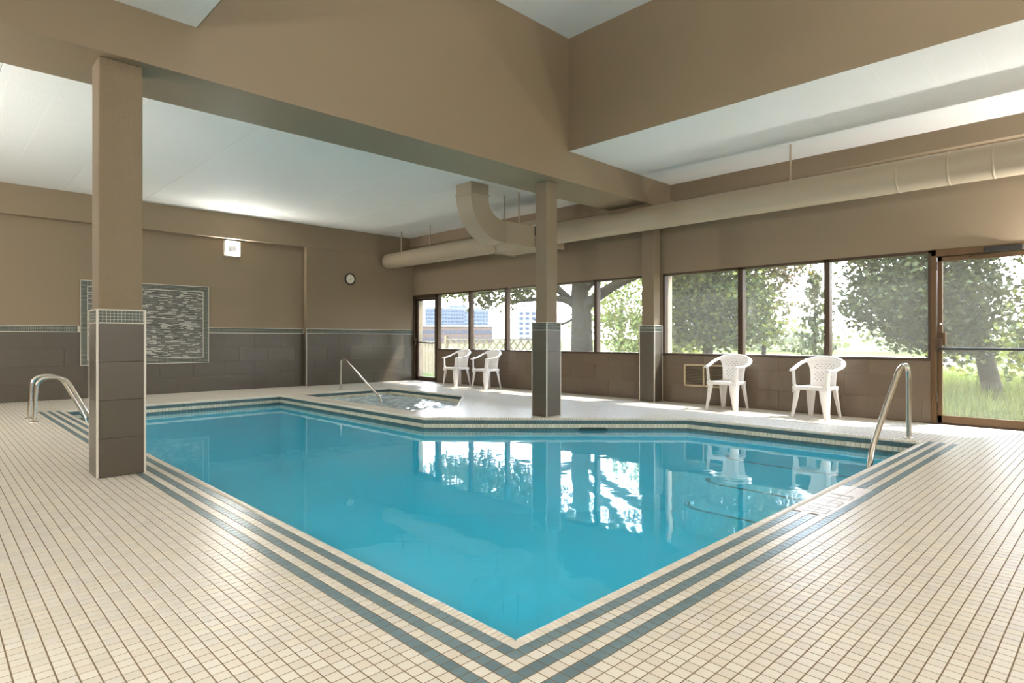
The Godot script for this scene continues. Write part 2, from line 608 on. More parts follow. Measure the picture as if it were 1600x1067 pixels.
func ceilings() -> void:
	var c := base("ceiling")
	tag(c, "white textured low ceiling with thin panel joints and a raised well over the pool", "ceiling", "", "structure")
	var xs := [XS - 0.2, -0.68, 0.55, 1.77, 2.995, 4.215, 5.435, 6.655, 7.875, XW + 0.25]
	for i in xs.size() - 1:
		put(box_mesh(Vector3(xs[i] + 0.0018, HC, ZW - 0.25), Vector3(xs[i + 1] - 0.0018, HC + 0.02, -6.28), 0.003), "ceiling_panel", M.ceiling_white, c)
	put(box_mesh(Vector3(XS - 0.25, HC + 0.03, ZW - 0.3), Vector3(XW + 0.3, HC + 0.15, -6.28)), "deck_slab", M.ceiling_white, c)
	put(box_mesh(Vector3(XS - 0.25, HC, -5.5), Vector3(1.654, HC + 0.15, ZE + 0.25)), "ceiling_panel", M.ceiling_white, c)
	put(box_mesh(Vector3(6.474, HC, -5.5), Vector3(XW + 0.3, HC + 0.15, ZE + 0.25)), "ceiling_panel", M.ceiling_white, c)
	put(box_mesh(Vector3(1.654, HC, 1.4), Vector3(6.474, HC + 0.15, ZE + 0.25)), "ceiling_panel", M.ceiling_white, c)
	put(box_mesh(Vector3(1.4, HH, -5.8), Vector3(6.75, HH + 0.15, 1.7)), "well_ceiling", M.ceiling_white, c)
	# upstands of the raised well
	var t := base("trim_1")
	tag(t, "tall taupe upstand wall of the raised ceiling well on the window side", "upstand", "", "structure")
	put(box_mesh(Vector3(6.464, HC, -5.5), Vector3(6.474, HH, 1.4)), "plaster", M.paint_smooth, t)
	t = base("trim_2")
	tag(t, "taupe upstand wall of the raised ceiling well on the left", "upstand", "", "structure")
	put(box_mesh(Vector3(1.654, HC, -5.5), Vector3(1.664, HH, 1.4)), "plaster", M.paint_smooth, t)
	t = base("trim_3")
	tag(t, "taupe upstand wall of the raised ceiling well behind the camera", "upstand", "", "structure")
	put(box_mesh(Vector3(1.664, HC, 1.39), Vector3(6.464, HH, 1.4)), "plaster", M.paint_smooth, t)
	t = base("trim_4")
	tag(t, "deep taupe ceiling beam running over the row of columns", "beam", "", "structure")
	put(box_mesh(Vector3(XS, HB, -6.29), Vector3(XW, HC + 0.06, -5.5)), "beam", M.paint_smooth, t)
	put(box_mesh(Vector3(1.51, HC + 0.06, -5.9), Vector3(6.62, HH, -5.5)), "upstand", M.paint_smooth, t)

# ------------------------------------------------------------------ window wall
const WINDOWS_A := [-12.18, -10.93, -9.69, -8.44, -7.20, -6.03]
const WINDOWS_B := [-5.72, -4.33, -3.05, -1.80]

func tile_wall(parent: Node, o: Vector3, along: Vector3, out: Vector3, length: float, rows: Array, first: float, skin := "wall_tile") -> void:
	# running-bond wall tiles 0.61 wide; rows are heights; out points into the room
	var k := 0
	for r in rows.size() - 1:
		var s := -first if r % 2 == 0 else -first - 0.305
		while s < length:
			var a := maxf(s, 0.0) + 0.0012
			var b := minf(s + 0.61, length) - 0.0012
			s += 0.61
			k += 1
			if b - a < 0.02: continue
			var lo: Vector3 = o + along * a + Vector3.UP * (rows[r] + 0.0012) - out * 0.004
			var hi: Vector3 = o + along * b + Vector3.UP * (rows[r + 1] - 0.0012) + out * 0.006
			put(box_mesh(lo, hi, 0.0012), "tile", M["%s_%d" % [skin, (k * 5 + r * 2 + k / 4) % 3]], parent)

func window_wall() -> void:
	var w := base("wall_right")
	tag(w, "taupe window wall with dark tiled dado below the window sills", "wall", "", "structure")
	var st := begin()
	bx(st, Vector3(XW, 2.215, ZW - 0.3), Vector3(XW + 0.3, HH + 0.3, ZE + 0.3))
	bx(st, Vector3(XW, -0.2, -12.18), Vector3(XW + 0.3, 0.80, -1.80))
	bx(st, Vector3(XW, 0.80, -6.03), Vector3(XW + 0.3, 2.215, -5.72))
	bx(st, Vector3(XW, -0.2, -0.62), Vector3(XW + 0.3, 2.215, ZE + 0.3))
	bx(st, Vector3(XW, -0.2, ZW - 0.3), Vector3(XW + 0.3, 2.215, -13.19))
	build(st, "plaster", M.paint, w)
	put(box_mesh(Vector3(9.13, 3.455, ZW), Vector3(XW, HC, -6.29)), "bond_beam", M.paint, w)
	put(box_mesh(Vector3(9.13, 3.455, -5.5), Vector3(XW, HC, ZE)), "bond_beam", M.paint, w)
	tile_wall(w, Vector3(XW, 0, -12.18), Vector3(0, 0, 1), Vector3(-1, 0, 0), 6.15, [0.0, 0.3, 0.6, 0.797], 0.2, "dado_tile")
	tile_wall(w, Vector3(XW, 0, -5.72), Vector3(0, 0, 1), Vector3(-1, 0, 0), 3.92, [0.0, 0.3, 0.6, 0.797], 0.45, "dado_tile")
	var n := 0
	var names_a := ["first window beside the narrow corner door", "second window from the corner door with lattice fence behind", "third window from the corner door behind the chairs", "window hidden mostly by the middle column", "window framing the big tree fork beside the wall pilaster", "x"]
	for g in [WINDOWS_A, WINDOWS_B]:
		for i in g.size() - 1:
			n += 1
			window_unit(n, g[i], g[i + 1], names_a[i] if g == WINDOWS_A else ["window next to the pilaster above the wall vent", "middle window between the vent and the glass door", "window next to the bronze glass door"][i])
	door_unit("door_1", -1.80, -0.62, "large bronze framed glass exit door at the right edge", true)
	door_unit("door_2", -13.19, -12.18, "narrow dark framed glass door in the far corner", false)

func window_unit(n: int, z0: float, z1: float, words: String) -> void:
	var zc := (z0 + z1) / 2
	var w := base("window_%d" % n, Vector3(XW, 0.80, zc))
	tag(w, "bronze framed fixed " + words, "window", "", "structure")
	var h := (z1 - z0) / 2
	var t := 1.415
	var st := begin()
	for s in [-1.0, 1.0]:
		cbx(st, Vector3(0.0, 0.0, s * h), Vector3(0.12, t, s * (h - 0.038)), 0.003)
	cbx(st, Vector3(0.0, t - 0.04, -h), Vector3(0.12, t, h), 0.003)
	build(st, "frame", M.bronze_dark, w)
	put(box_mesh(Vector3(-0.02, 0.0, -h), Vector3(0.12, 0.035, h), 0.004), "sill", M.bronze_dark, w)
	put(box_mesh(Vector3(0.075, 0.03, -h + 0.02), Vector3(0.081, t - 0.03, h - 0.02)), "pane", M.glass, w)

func door_unit(called: String, z0: float, z1: float, words: String, big: bool) -> void:
	var zc := (z0 + z1) / 2
	var d := base(called, Vector3(XW, 0, zc))
	tag(d, words, "door", "", "structure")
	var h := (z1 - z0) / 2
	var m: Material = M.bronze if big else M.bronze_dark
	var st := begin()
	for s in [-1.0, 1.0]:
		cbx(st, Vector3(-0.015, 0, s * h), Vector3(0.14, 2.215, s * (h - 0.055)), 0.004)
	cbx(st, Vector3(-0.015, 2.13, -h), Vector3(0.14, 2.215, h), 0.004)
	build(st, "frame", m, d)
	put(box_mesh(Vector3(0.0, 0.0, -h), Vector3(0.3, 0.012, h), 0.003), "threshold", M.bronze_dark, d)
	var leaf := Node3D.new()
	leaf.name = "door_leaf"
	d.add_child(leaf, true)
	var a := h - 0.06
	st = begin()
	for s in [-1.0, 1.0]:
		cbx(st, Vector3(0.035, 0.012, s * a), Vector3(0.08, 2.125, s * (a - (0.05 if big else 0.09))), 0.004)
	cbx(st, Vector3(0.035, 2.065, -a), Vector3(0.08, 2.125, a), 0.004)
	cbx(st, Vector3(0.035, 0.012, -a), Vector3(0.08, 0.11, a), 0.004)
	build(st, "stile_frame", M.bronze_dark if not big else m, leaf)
	put(box_mesh(Vector3(0.055, 0.1, -a + 0.04), Vector3(0.061, 2.07, a - 0.04)), "pane", M.glass, leaf)
	st = begin()
	sweep(st, round_corners([Vector3(0.03, 0.95 if big else 0.99, -a + 0.01), Vector3(-0.045, 0.955 if big else 1.0, -a + 0.04), Vector3(-0.045, 0.955 if big else 0.97, a - 0.05), Vector3(0.03, 0.95 if big else 1.0, a - 0.01)], 0.05), 0.013, 0.016, 8)
	build(st, "push_bar", M.black, leaf)
	put(box_mesh(Vector3(-0.03, 0.93, -a - 0.01), Vector3(0.035, 1.09, -a + 0.05), 0.006), "latch_case", M.bronze_dark, leaf)
	if big:
		put(box_mesh(Vector3(0.0, 1.0, -a + 0.052), Vector3(0.05, 1.16, -a + 0.09), 0.004), "guard_plate", M.bronze, leaf)
		st = begin()
		lathe(st, [Vector2(0, 0.012), Vector2(0.018, 0.012), Vector2(0.02, 0.0)], 14, Transform3D(Basis(Vector3(0, 0, 1), PI / 2), Vector3(0.035, 1.27, -a + 0.025)))
		build(st, "lock_cylinder", M.steel, leaf)
		for y in [0.28, 1.95]:
			st = begin()
			sweep(st, [Vector3(-0.012, y, -h + 0.058), Vector3(-0.012, y + 0.11, -h + 0.058)], 0.01, 0.01, 8)
			build(st, "hinge", M.bronze_dark, d)
		var cl := put(box_mesh(Vector3(-0.065, 2.125, -0.05), Vector3(-0.005, 2.195, 0.32), 0.008), "closer", M.black, d)
		st = begin()
		sweep(st, [Vector3(-0.03, 2.11, 0.02), Vector3(-0.02, 2.105, -0.16), Vector3(0.03, 2.10, -0.20)], 0.012, 0.005, 6)
		build(st, "closer_arm", M.bronze_dark, cl)

# ------------------------------------------------------------------ clock wall
func clock_wall() -> void:
	var w := base("wall_left")
	tag(w, "taupe far wall with dark tiled dado and green mosaic border line", "wall", "", "structure")
	var st := begin()
	bx(st, Vector3(XS - 0.3, -0.2, ZW - 0.3), Vector3(XW + 0.3, HH + 0.3, ZW))
	build(st, "plaster", M.paint, w)
	put(box_mesh(Vector3(6.30, 0, ZW), Vector3(XW, 3.2, ZW + 0.15)), "pilaster", M.paint, w)
	put(box_mesh(Vector3(XS, 3.185, ZW), Vector3(XW, HC, ZW + 0.16)), "bond_beam", M.paint, w)
	tile_wall(w, Vector3(XS, 0, ZW), Vector3(1, 0, 0), Vector3(0, 0, 1), 6.30 - XS, [0.0, 0.3, 0.6, 0.9, 1.2], 0.25)
	tile_wall(w, Vector3(6.30, 0, ZW + 0.15), Vector3(1, 0, 0), Vector3(0, 0, 1), XW - 6.30, [0.0, 0.3, 0.6, 0.9, 1.2], 0.1)
	put(box_mesh(Vector3(6.294, 0.0, ZW), Vector3(6.30, 1.2, ZW + 0.15)), "pilaster_tile", M.wall_tile_1, w)
	put(box_mesh(Vector3(6.288, 0.0, ZW + 0.145), Vector3(6.304, 1.2, ZW + 0.16)), "corner_trim", M.cream_trim, w)
	# border: two cream lines with mosaic between
	for s in [[XS, 6.30, 0.0], [6.29, XW, 0.15]]:
		put(box_mesh(Vector3(s[0], 1.2, ZW + s[2]), Vector3(s[1], 1.212, ZW + s[2] + 0.012), 0.003), "trim_line", M.cream_trim, w)
		put(box_mesh(Vector3(s[0], 1.308, ZW + s[2]), Vector3(s[1], 1.318, ZW + s[2] + 0.012), 0.003), "trim_line", M.cream_trim, w)
		put(box_mesh(Vector3(s[0], 1.212, ZW + s[2]), Vector3(s[1], 1.308, ZW + s[2] + 0.004)), "mosaic_bed", M.cream_trim, w)
	var xf := []
	var col := []
	for s in [[0.4, 2.03, 0.0], [4.25, 6.29, 0.0], [6.30, XW, 0.15]]:
		var x: float = s[0] + 0.012
		while x < s[1]:
			for r in 4:
				xf.append(Transform3D(Basis(), Vector3(x, 1.224 + r * 0.0242, ZW + s[2] + 0.004)))
				col.append(green())
			x += 0.0242
	multi(mosaic_chip(0.0108, 0.0108), "mosaic_tile", M.tinted_gloss, w, xf, col)
	mosaic_panel()

func green() -> Color:
	var v := rng.randf_range(0.7, 1.25)
	return Color(0.066 * v, 0.084 * v, 0.062 * v)

func mosaic_chip(hx: float, hy: float, deep := 0.006) -> ArrayMesh:  # faces +z
	var st := begin()
	var c := 0.0012
	quad(st, Vector3(-hx + c, -hy + c, deep), Vector3(hx - c, -hy + c, deep), Vector3(hx - c, hy - c, deep), Vector3(-hx + c, hy - c, deep))
	var o := [Vector3(-hx, -hy, 0), Vector3(hx, -hy, 0), Vector3(hx, hy, 0), Vector3(-hx, hy, 0)]
	var q := [Vector3(-hx + c, -hy + c, deep), Vector3(hx - c, -hy + c, deep), Vector3(hx - c, hy - c, deep), Vector3(-hx + c, hy - c, deep)]
	for k in 4:
		quad(st, o[k], o[(k + 1) % 4], q[(k + 1) % 4], q[k])
	return done(st)

func mosaic_panel() -> void:
	var x0 := 2.055
	var x1 := 4.245
	var y0 := 0.595
	var y1 := 2.155
	var p := base("mosaic_wall_panel", Vector3((x0 + x1) / 2, y0, ZW + 0.006))
	tag(p, "large wall mosaic of white, grey and green strips in a green border", "wall art")
	var w := (x1 - x0) / 2
	var h := y1 - y0
	put(box_mesh(Vector3(-w, 0, -0.004), Vector3(w, h, 0.014)), "backing", M.cream_trim, p)
	var st := begin()
	for s in [[-w, 0.0, w, 0.008], [-w, h - 0.008, w, h], [-w, 0.0, -w + 0.008, h], [w - 0.008, 0.0, w, h]]:
		bx(st, Vector3(s[0], s[1], 0.0), Vector3(s[2], s[3], 0.024))
	build(st, "outer_trim", M.cream_trim, p)
	st = begin()
	var b := 0.105
	for s in [[-w + b, b, w - b, b + 0.01], [-w + b, h - b - 0.01, w - b, h - b], [-w + b, b, -w + b + 0.01, h - b], [w - b - 0.01, b, w - b, h - b]]:
		bx(st, Vector3(s[0], s[1], 0.0), Vector3(s[2], s[3], 0.024))
	build(st, "inner_trim", M.cream_trim, p)
	var xf := []
	var col := []
	var nx := int((2 * w - 0.02) / 0.0242)
	var ny := int((h - 0.02) / 0.0242)
	for i in nx:
		for j in ny:
			var x := -w + 0.012 + (i + 0.5) * (2 * w - 0.024) / nx
			var y := 0.012 + (j + 0.5) * (h - 0.024) / ny
			if x > -w + b and x < w - b and y > b and y < h - b: continue
			xf.append(Transform3D(Basis(), Vector3(x, y, 0.014)))
			col.append(green())
	multi(mosaic_chip(0.0108, 0.0108), "border_tile", M.tinted_gloss, p, xf, col)
	xf = []
	col = []
	var pal := [Color(0.62, 0.60, 0.52), Color(0.55, 0.53, 0.46), Color(0.10, 0.10, 0.08), Color(0.045, 0.045, 0.04), Color(0.09, 0.11, 0.085), Color(0.17, 0.165, 0.14), Color(0.12, 0.115, 0.10), Color(0.07, 0.085, 0.07)]
	var rows := 70
	var rh := (h - 2 * b - 0.024) / rows
	for r in rows:
		var x := -w + b + 0.012
		while x < w - b - 0.014:
			var l := minf(rng.randf_range(0.05, 0.14), w - b - 0.012 - x)
			var k := rng.randi_range(0, 7)
			if k < 2 and rng.randf() < 0.05: k = 5
			if l > 0.01:
				xf.append(Transform3D(Basis.from_scale(Vector3(l / 0.1, 1, rng.randf_range(0.8, 1.5))), Vector3(x + l / 2, b + 0.012 + (r + 0.5) * rh, 0.012)))
				col.append(pal[k] * 0.75)
			x += l
	multi(mosaic_chip(0.049, rh / 2 - 0.001), "strip", M.tinted_gloss, p, xf, col)

# ------------------------------------------------------------------ columns
func columns() -> void:
	column(Rect2(0.965, -5.88, 0.335, 0.295), 0.018, "large stuccoed column with dark tiled base at the pool's left edge")
	column(Rect2(6.19, -5.95, 0.30, 0.29), 0.036, "stuccoed column with dark tiled base standing in the middle of the deck")
	column(Rect2(8.985, -6.03, 0.255, 0.31), 0.03, "stuccoed pilaster with dark tiled base against the window wall")

func column(r: Rect2, inset: float, words: String) -> void:
	var c := base("column", Vector3(r.get_center().x, 0, r.get_center().y))
	tag(c, words, "column")
	var hx := r.size.x / 2
	var hz := r.size.y / 2
	put(box_mesh(Vector3(-hx + inset, 0, -hz + inset), Vector3(hx - inset, HB, hz - inset), 0.008), "shaft", M.stucco, c)
	put(box_mesh(Vector3(-hx + 0.008, 0, -hz + 0.008), Vector3(hx - 0.008, 1.305, hz - 0.008)), "mortar_bed", M.wall_grout, c)
	var faces := [[Vector3(0, 0, 1), hx, hz], [Vector3(-1, 0, 0), hz, hx], [Vector3(1, 0, 0), hz, hx], [Vector3(0, 0, -1), hx, hz]]
	var xf := []
	var col := []
	for f in faces:
		var n: Vector3 = f[0]
		var a := Vector3.UP.cross(n)
		for k in 4:
			var lo: Vector3 = a * (-f[1] + 0.015) + n * (f[2] - 0.009) + Vector3.UP * (0.3 * k + 0.001)
			var hi: Vector3 = a * (f[1] - 0.015) + n * f[2] + Vector3.UP * (0.3 * k + 0.299)
			put(box_mesh(lo, hi, 0.0012), "tile", M["wall_tile_%d" % ((k + int(n.x) + 2) % 3)], c)
		var cnt := int((2 * f[1] - 0.03) / 0.0242)
		for i in cnt:
			for k in 4:
				var b := Basis(a, Vector3.UP, n)
				xf.append(Transform3D(b, a * (-f[1] + 0.016 + (i + 0.5) * (2 * f[1] - 0.032) / cnt) + Vector3.UP * (1.221 + k * 0.0235) + n * (f[2] - 0.006)))
				col.append(green())
	multi(mosaic_chip(0.0108, 0.0106), "mosaic_tile", M.tinted_gloss, c, xf, col)
	var st := begin()
	bx(st, Vector3(-hx + 0.005, 1.212, -hz + 0.005), Vector3(hx - 0.005, 1.304, hz - 0.005))
	build(st, "mosaic_bed", M.cream_trim, c)
	for s in [[-1, 1], [1, 1], [-1, -1], [1, -1]]:
		put(box_mesh(Vector3(s[0] * hx + s[0] * 0.002, 0, s[1] * hz + s[1] * 0.002), Vector3(s[0] * (hx - 0.014), 1.31, s[1] * (hz - 0.014)), 0.003), "corner_trim", M.cream_trim, c)
	put(box_mesh(Vector3(-hx, 1.2, -hz), Vector3(hx, 1.21, hz), 0.002), "band_trim", M.cream_trim, c)
	put(box_mesh(Vector3(-hx - 0.001, 1.304, -hz - 0.001), Vector3(hx + 0.001, 1.313, hz + 0.001), 0.002), "band_trim", M.cream_trim, c)

# ------------------------------------------------------------------ pool
func depth_at(q: Vector2, shallow: float, slope: float) -> float:
	return -shallow - slope * clampf((-q.y - 2.0) / 9.0, 0.0, 1.0)

func basin_mesh(line: PackedVector2Array, y0: float, shallow: float, slope: float) -> ArrayMesh:
	var st := begin()
	var n := line.size()
	var ccw := not Geometry2D.is_polygon_clockwise(line)
	for i in n:
		var a := line[i]
		var b := line[(i + 1) % n]
		var a0 := Vector3(a.x, y0, a.y)
		var b0 := Vector3(b.x, y0, b.y)
		var a1 := Vector3(a.x, depth_at(a, shallow, slope), a.y)
		var b1 := Vector3(b.x, depth_at(b, shallow, slope), b.y)
		if ccw: quad(st, a0, b0, b1, a1)
		else: quad(st, b0, a0, a1, b1)
	var idx := Geometry2D.triangulate_polygon(line)
	for k in range(0, idx.size(), 3):
		var q := []
		for j in 3:
			var p := line[idx[k + j]]
			q.append(Vector3(p.x, depth_at(p, shallow, slope), p.y))
		if (q[1] - q[0]).cross(q[2] - q[0]).y > 0: tri(st, q[0], q[1], q[2])
		else: tri(st, q[0], q[2], q[1])
	return done(st)

func ring_mesh(line: PackedVector2Array, y0: float, y1: float) -> ArrayMesh:
	var st := begin()
	var n := line.size()
	var ccw := not Geometry2D.is_polygon_clockwise(line)
	for i in n:
		var a := line[i]
		var b := line[(i + 1) % n]
		if ccw: quad(st, Vector3(a.x, y0, a.y), Vector3(b.x, y0, b.y), Vector3(b.x, y1, b.y), Vector3(a.x, y1, a.y))
		else: quad(st, Vector3(b.x, y0, b.y), Vector3(a.x, y0, a.y), Vector3(a.x, y1, a.y), Vector3(b.x, y1, b.y))
	return done(st)

func edge_pieces(owner_node: Node, line: PackedVector2Array, singles: int, rows: Array) -> void:
	# bullnose coping pieces round the edge, and rows of square tiles on the wall below
	var st := begin()
	var seg := 5
	var w := P / 4 - 0.0019
	# profile: x outwards (away from the water), y up
	var prof := [Vector2(COP, -0.012), Vector2(COP, -0.0015), Vector2(COP - 0.002, 0.001), Vector2(0.022, 0.003)]
	for k in range(1, seg + 1):
		var t := PI / 2 * k / seg
		prof.append(Vector2(0.022 - 0.026 * sin(t), -0.021 + 0.024 * cos(t)))
	prof.append(Vector2(-0.004, -0.03))
	prof.append(Vector2(0.01, -0.03))
	st.set_smooth_group(1)
	for i in prof.size() - 1:
		var a: Vector2 = prof[i]
		var b: Vector2 = prof[i + 1]
		quad(st, Vector3(-w, a.y, a.x), Vector3(w, a.y, a.x), Vector3(w, b.y, b.x), Vector3(-w, b.y, b.x))
	st.set_smooth_group(-1)
	for s in [-1.0, 1.0]:
		for i in range(1, prof.size() - 1):
			var a := Vector3(s * w, prof[0].y, prof[0].x)
			var b := Vector3(s * w, prof[i].y, prof[i].x)
			var c := Vector3(s * w, prof[i + 1].y, prof[i + 1].x)
			if s < 0: tri(st, a, c, b)
			else: tri(st, a, b, c)
	var piece := done(st)
	var chip := mosaic_chip(P / 2 - 0.0014, 0.0240, 0.005)
	var all := []
	var xf_rows := []
	var col_rows := []
	var n := line.size()
	var ctr := Vector2.ZERO
	for q in line: ctr += q / n
	for i in n:
		var a := line[i]
		var b := line[(i + 1) % n]
		var l := a.distance_to(b)
		var d := (b - a) / l
		var outw := Vector2(d.y, -d.x)
		if Geometry2D.is_point_in_polygon((a + b) / 2 + outw * 0.05, line): outw = -outw
		var cnt := int(round(l / P))
		var wid := l / cnt
		for k in cnt:
			var c2 := a + d * (k + 0.5) * wid
			var zz := Vector3(outw.x, 0, outw.y)
			var xx := Vector3.UP.cross(zz)
			for e in [-0.25, 0.25]:
				var c3: Vector2 = c2 + d * wid * e
				all.append(Transform3D(Basis(xx * (wid / P), Vector3.UP, zz), Vector3(c3.x, 0, c3.y)))
			for r in rows:
				xf_rows.append(Transform3D(Basis(-xx * (wid / P), Vector3(0, r[1], 0), -zz), Vector3(c2.x, r[0], c2.y)))
				var v := rng.randf_range(0.9, 1.08)
				col_rows.append(Color(r[2].r * v, r[2].g * v, r[2].b * v))
	for i in n:
		# mitred corner piece where two runs meet
		var v := line[i]
		var da := (v - line[(i + n - 1) % n]).normalized()
		var db := (line[(i + 1) % n] - v).normalized()
		var na := Vector2(da.y, -da.x)
		var nb := Vector2(db.y, -db.x)
		if Geometry2D.is_point_in_polygon(v - da * 0.3 + na * 0.05, line): na = -na
		if Geometry2D.is_point_in_polygon(v + db * 0.3 + nb * 0.05, line): nb = -nb
		if na.dot(db) > 0.0: continue
		var far := (na + nb) / (1.0 + na.dot(nb)) * COP
		var cs := begin()
		var a0 := Vector3(v.x, 0.0, v.y)
		var na3 := Vector3(na.x, 0, na.y)
		var nb3 := Vector3(nb.x, 0, nb.y)
		var ring := [a0 + Vector3(0, -0.022, 0), a0 + na3 * 0.005 + Vector3(0, -0.004, 0), a0 + na3 * 0.022 + Vector3(0, 0.003, 0), a0 + na3 * COP, a0 + Vector3(far.x, 0, far.y), a0 + nb3 * COP, a0 + nb3 * 0.022 + Vector3(0, 0.003, 0), a0 + nb3 * 0.005 + Vector3(0, -0.004, 0)]
		var mid3 := a0 + Vector3(far.x, 0, far.y) * 0.4 + Vector3(0, 0.003, 0)
		for k in 8:
			var e0: Vector3 = ring[k]
			var e1: Vector3 = ring[(k + 1) % 8]
			if (e0 - mid3).cross(e1 - mid3).y > 0: tri(cs, mid3, e0, e1)
			else: tri(cs, mid3, e1, e0)
			quad(cs, e0, e1, e1 - Vector3(0, 0.02, 0), e0 - Vector3(0, 0.02, 0))
		build(cs, "corner_tile", M.floor_tile_1, owner_node)
	all.sort_custom(func(p, q): return pixel(p.origin).z < pixel(q.origin).z if pixel(p.origin).z > 0.4 and pixel(q.origin).z > 0.4 else pixel(p.origin).z > pixel(q.origin).z)
	var rest := []
	var col := []
	for k in all.size():
		if k < singles:
			var o := put(piece, "coping_tile", M["floor_tile_%d" % ((k * 3 + k / 5) % 4)], owner_node)
			o.transform = all[k]
		else:
			rest.append(all[k])
			var v := rng.randf_range(0.95, 1.04)
			col.append(Color(0.76 * v, 0.70 * v, 0.59 * v))
	if rest: multi(piece, "coping_run", M.tinted, owner_node, rest, col)
	multi(chip, "wall_tile", M.tinted_gloss, owner_node, xf_rows, col_rows)

func pool() -> void:
	var p := base("swimming_pool")
	tag(p, "large turquoise indoor swimming pool with cream coping and blue tile bands", "pool")
	put(basin_mesh(pool_line, -0.236, 1.15, 0.35), "basin", M.basin, p)
	put(ring_mesh(pool_line, -0.02, -0.236), "tile_bed", M.tile_bed, p)
	var white := Color(0.70, 0.64, 0.50)
	var blue := Color(0.085, 0.145, 0.15)
	edge_pieces(p, pool_line, 300, [[-0.0555, 1.0, blue], [-0.1075, 1.06, white], [-0.158, 1.0, blue], [-0.21, 1.0, blue]])
	# entry steps on the window side, dark line along each nosing
	var k := 0
	for s in [[7.18, -0.42], [6.86, -0.68], [6.54, -0.94]]:
		var st := begin()
		var pts := PackedVector2Array()
		pts.append(Vector2(7.5, PZ0 - 0.01))
		pts.append(Vector2(s[0], PZ0 - 0.01))
		var ze: float = -3.35 + 0.32 * (7.18 - s[0]) * -1.0
		for a in 7:
			var w := PI / 2 * a / 6
			pts.append(Vector2(s[0] + 0.3 - 0.3 * cos(w), ze - 0.3 * sin(w)))
		pts.append(Vector2(7.47, ze - 0.3))
		var idx := Geometry2D.triangulate_polygon(pts)
		for q in range(0, idx.size(), 3):
			var v := []
			for j in 3: v.append(Vector3(pts[idx[q + j]].x, s[1], pts[idx[q + j]].y))
			if (v[1] - v[0]).cross(v[2] - v[0]).y > 0: tri(st, v[0], v[1], v[2])
			else: tri(st, v[0], v[2], v[1])
		for j in range(1, pts.size() - 1):
			var a3 := Vector3(pts[j].x, s[1], pts[j].y)
			var b3 := Vector3(pts[j + 1].x, s[1], pts[j + 1].y)
			quad(st, a3, b3, b3 - Vector3(0, 0.3, 0), a3 - Vector3(0, 0.3, 0))
		var o := build(st, "step", M.basin, p)
		var path := []
		for j in range(1, pts.size() - 2): path.append(Vector3(pts[j].x + 0.02, s[1] + 0.002, pts[j].y))
		st = begin()
		sweep(st, path, 0.03, 0.004, 6)
		build(st, "nosing_line", M.step_line, o)
		k += 1
	# water
	var wst := begin()
	var idx2 := Geometry2D.triangulate_polygon(pool_line)
	for q in range(0, idx2.size(), 3):
		var v := []
		for j in 3: v.append(Vector3(pool_line[idx2[q + j]].x, WATER, pool_line[idx2[q + j]].y))
		if (v[1] - v[0]).cross(v[2] - v[0]).y > 0: tri(wst, v[0], v[1], v[2])
		else: tri(wst, v[0], v[2], v[1])
	build(wst, "water", M.water, p)
	# skimmer mouths in the waterline tiles
	for s in [[Vector3(6.55, -0.148, -5.14), Vector2(0.7071, 0.7071)], [Vector3(2.05, -0.15, -11.28), Vector2(0.0, 1.0)]]:
		var st := begin()
		var dirx: Vector3 = Vector3(s[1].x, 0, -s[1].y) if s[1].x > 0.1 else Vector3(1, 0, 0)
		var nz := dirx.cross(Vector3.UP) if s[1].x > 0.1 else Vector3(0, 0, 1)
		if s[1].x > 0.1: nz = Vector3(-0.7071, 0, 0.7071)
		if s[1].x > 0.1: dirx = Vector3(0.7071, 0, 0.7071)
		var o3: Vector3 = s[0]
		quad(st, o3 - dirx * 0.22 - Vector3(0, 0.03, 0) + nz * 0.012, o3 + dirx * 0.22 - Vector3(0, 0.03, 0) + nz * 0.012, o3 + dirx * 0.17 + Vector3(0, 0.022, 0) + nz * 0.012, o3 - dirx * 0.17 + Vector3(0, 0.022, 0) + nz * 0.012)
		for e in [-1.0, 1.0]:
			quad(st, o3 + dirx * 0.22 * e - Vector3(0, 0.03, 0) + nz * 0.012, o3 + dirx * 0.17 * e + Vector3(0, 0.022, 0) + nz * 0.012, o3 + dirx * 0.17 * e + Vector3(0, 0.022, 0), o3 + dirx * 0.22 * e - Vector3(0, 0.03, 0))
		quad(st, o3 - dirx * 0.17 + Vector3(0, 0.022, 0) + nz * 0.012, o3 + dirx * 0.17 + Vector3(0, 0.022, 0) + nz * 0.012, o3 + dirx * 0.17 + Vector3(0, 0.022, 0), o3 - dirx * 0.17 + Vector3(0, 0.022, 0))
		build(st, "skimmer_mouth", M.skimmer, p)

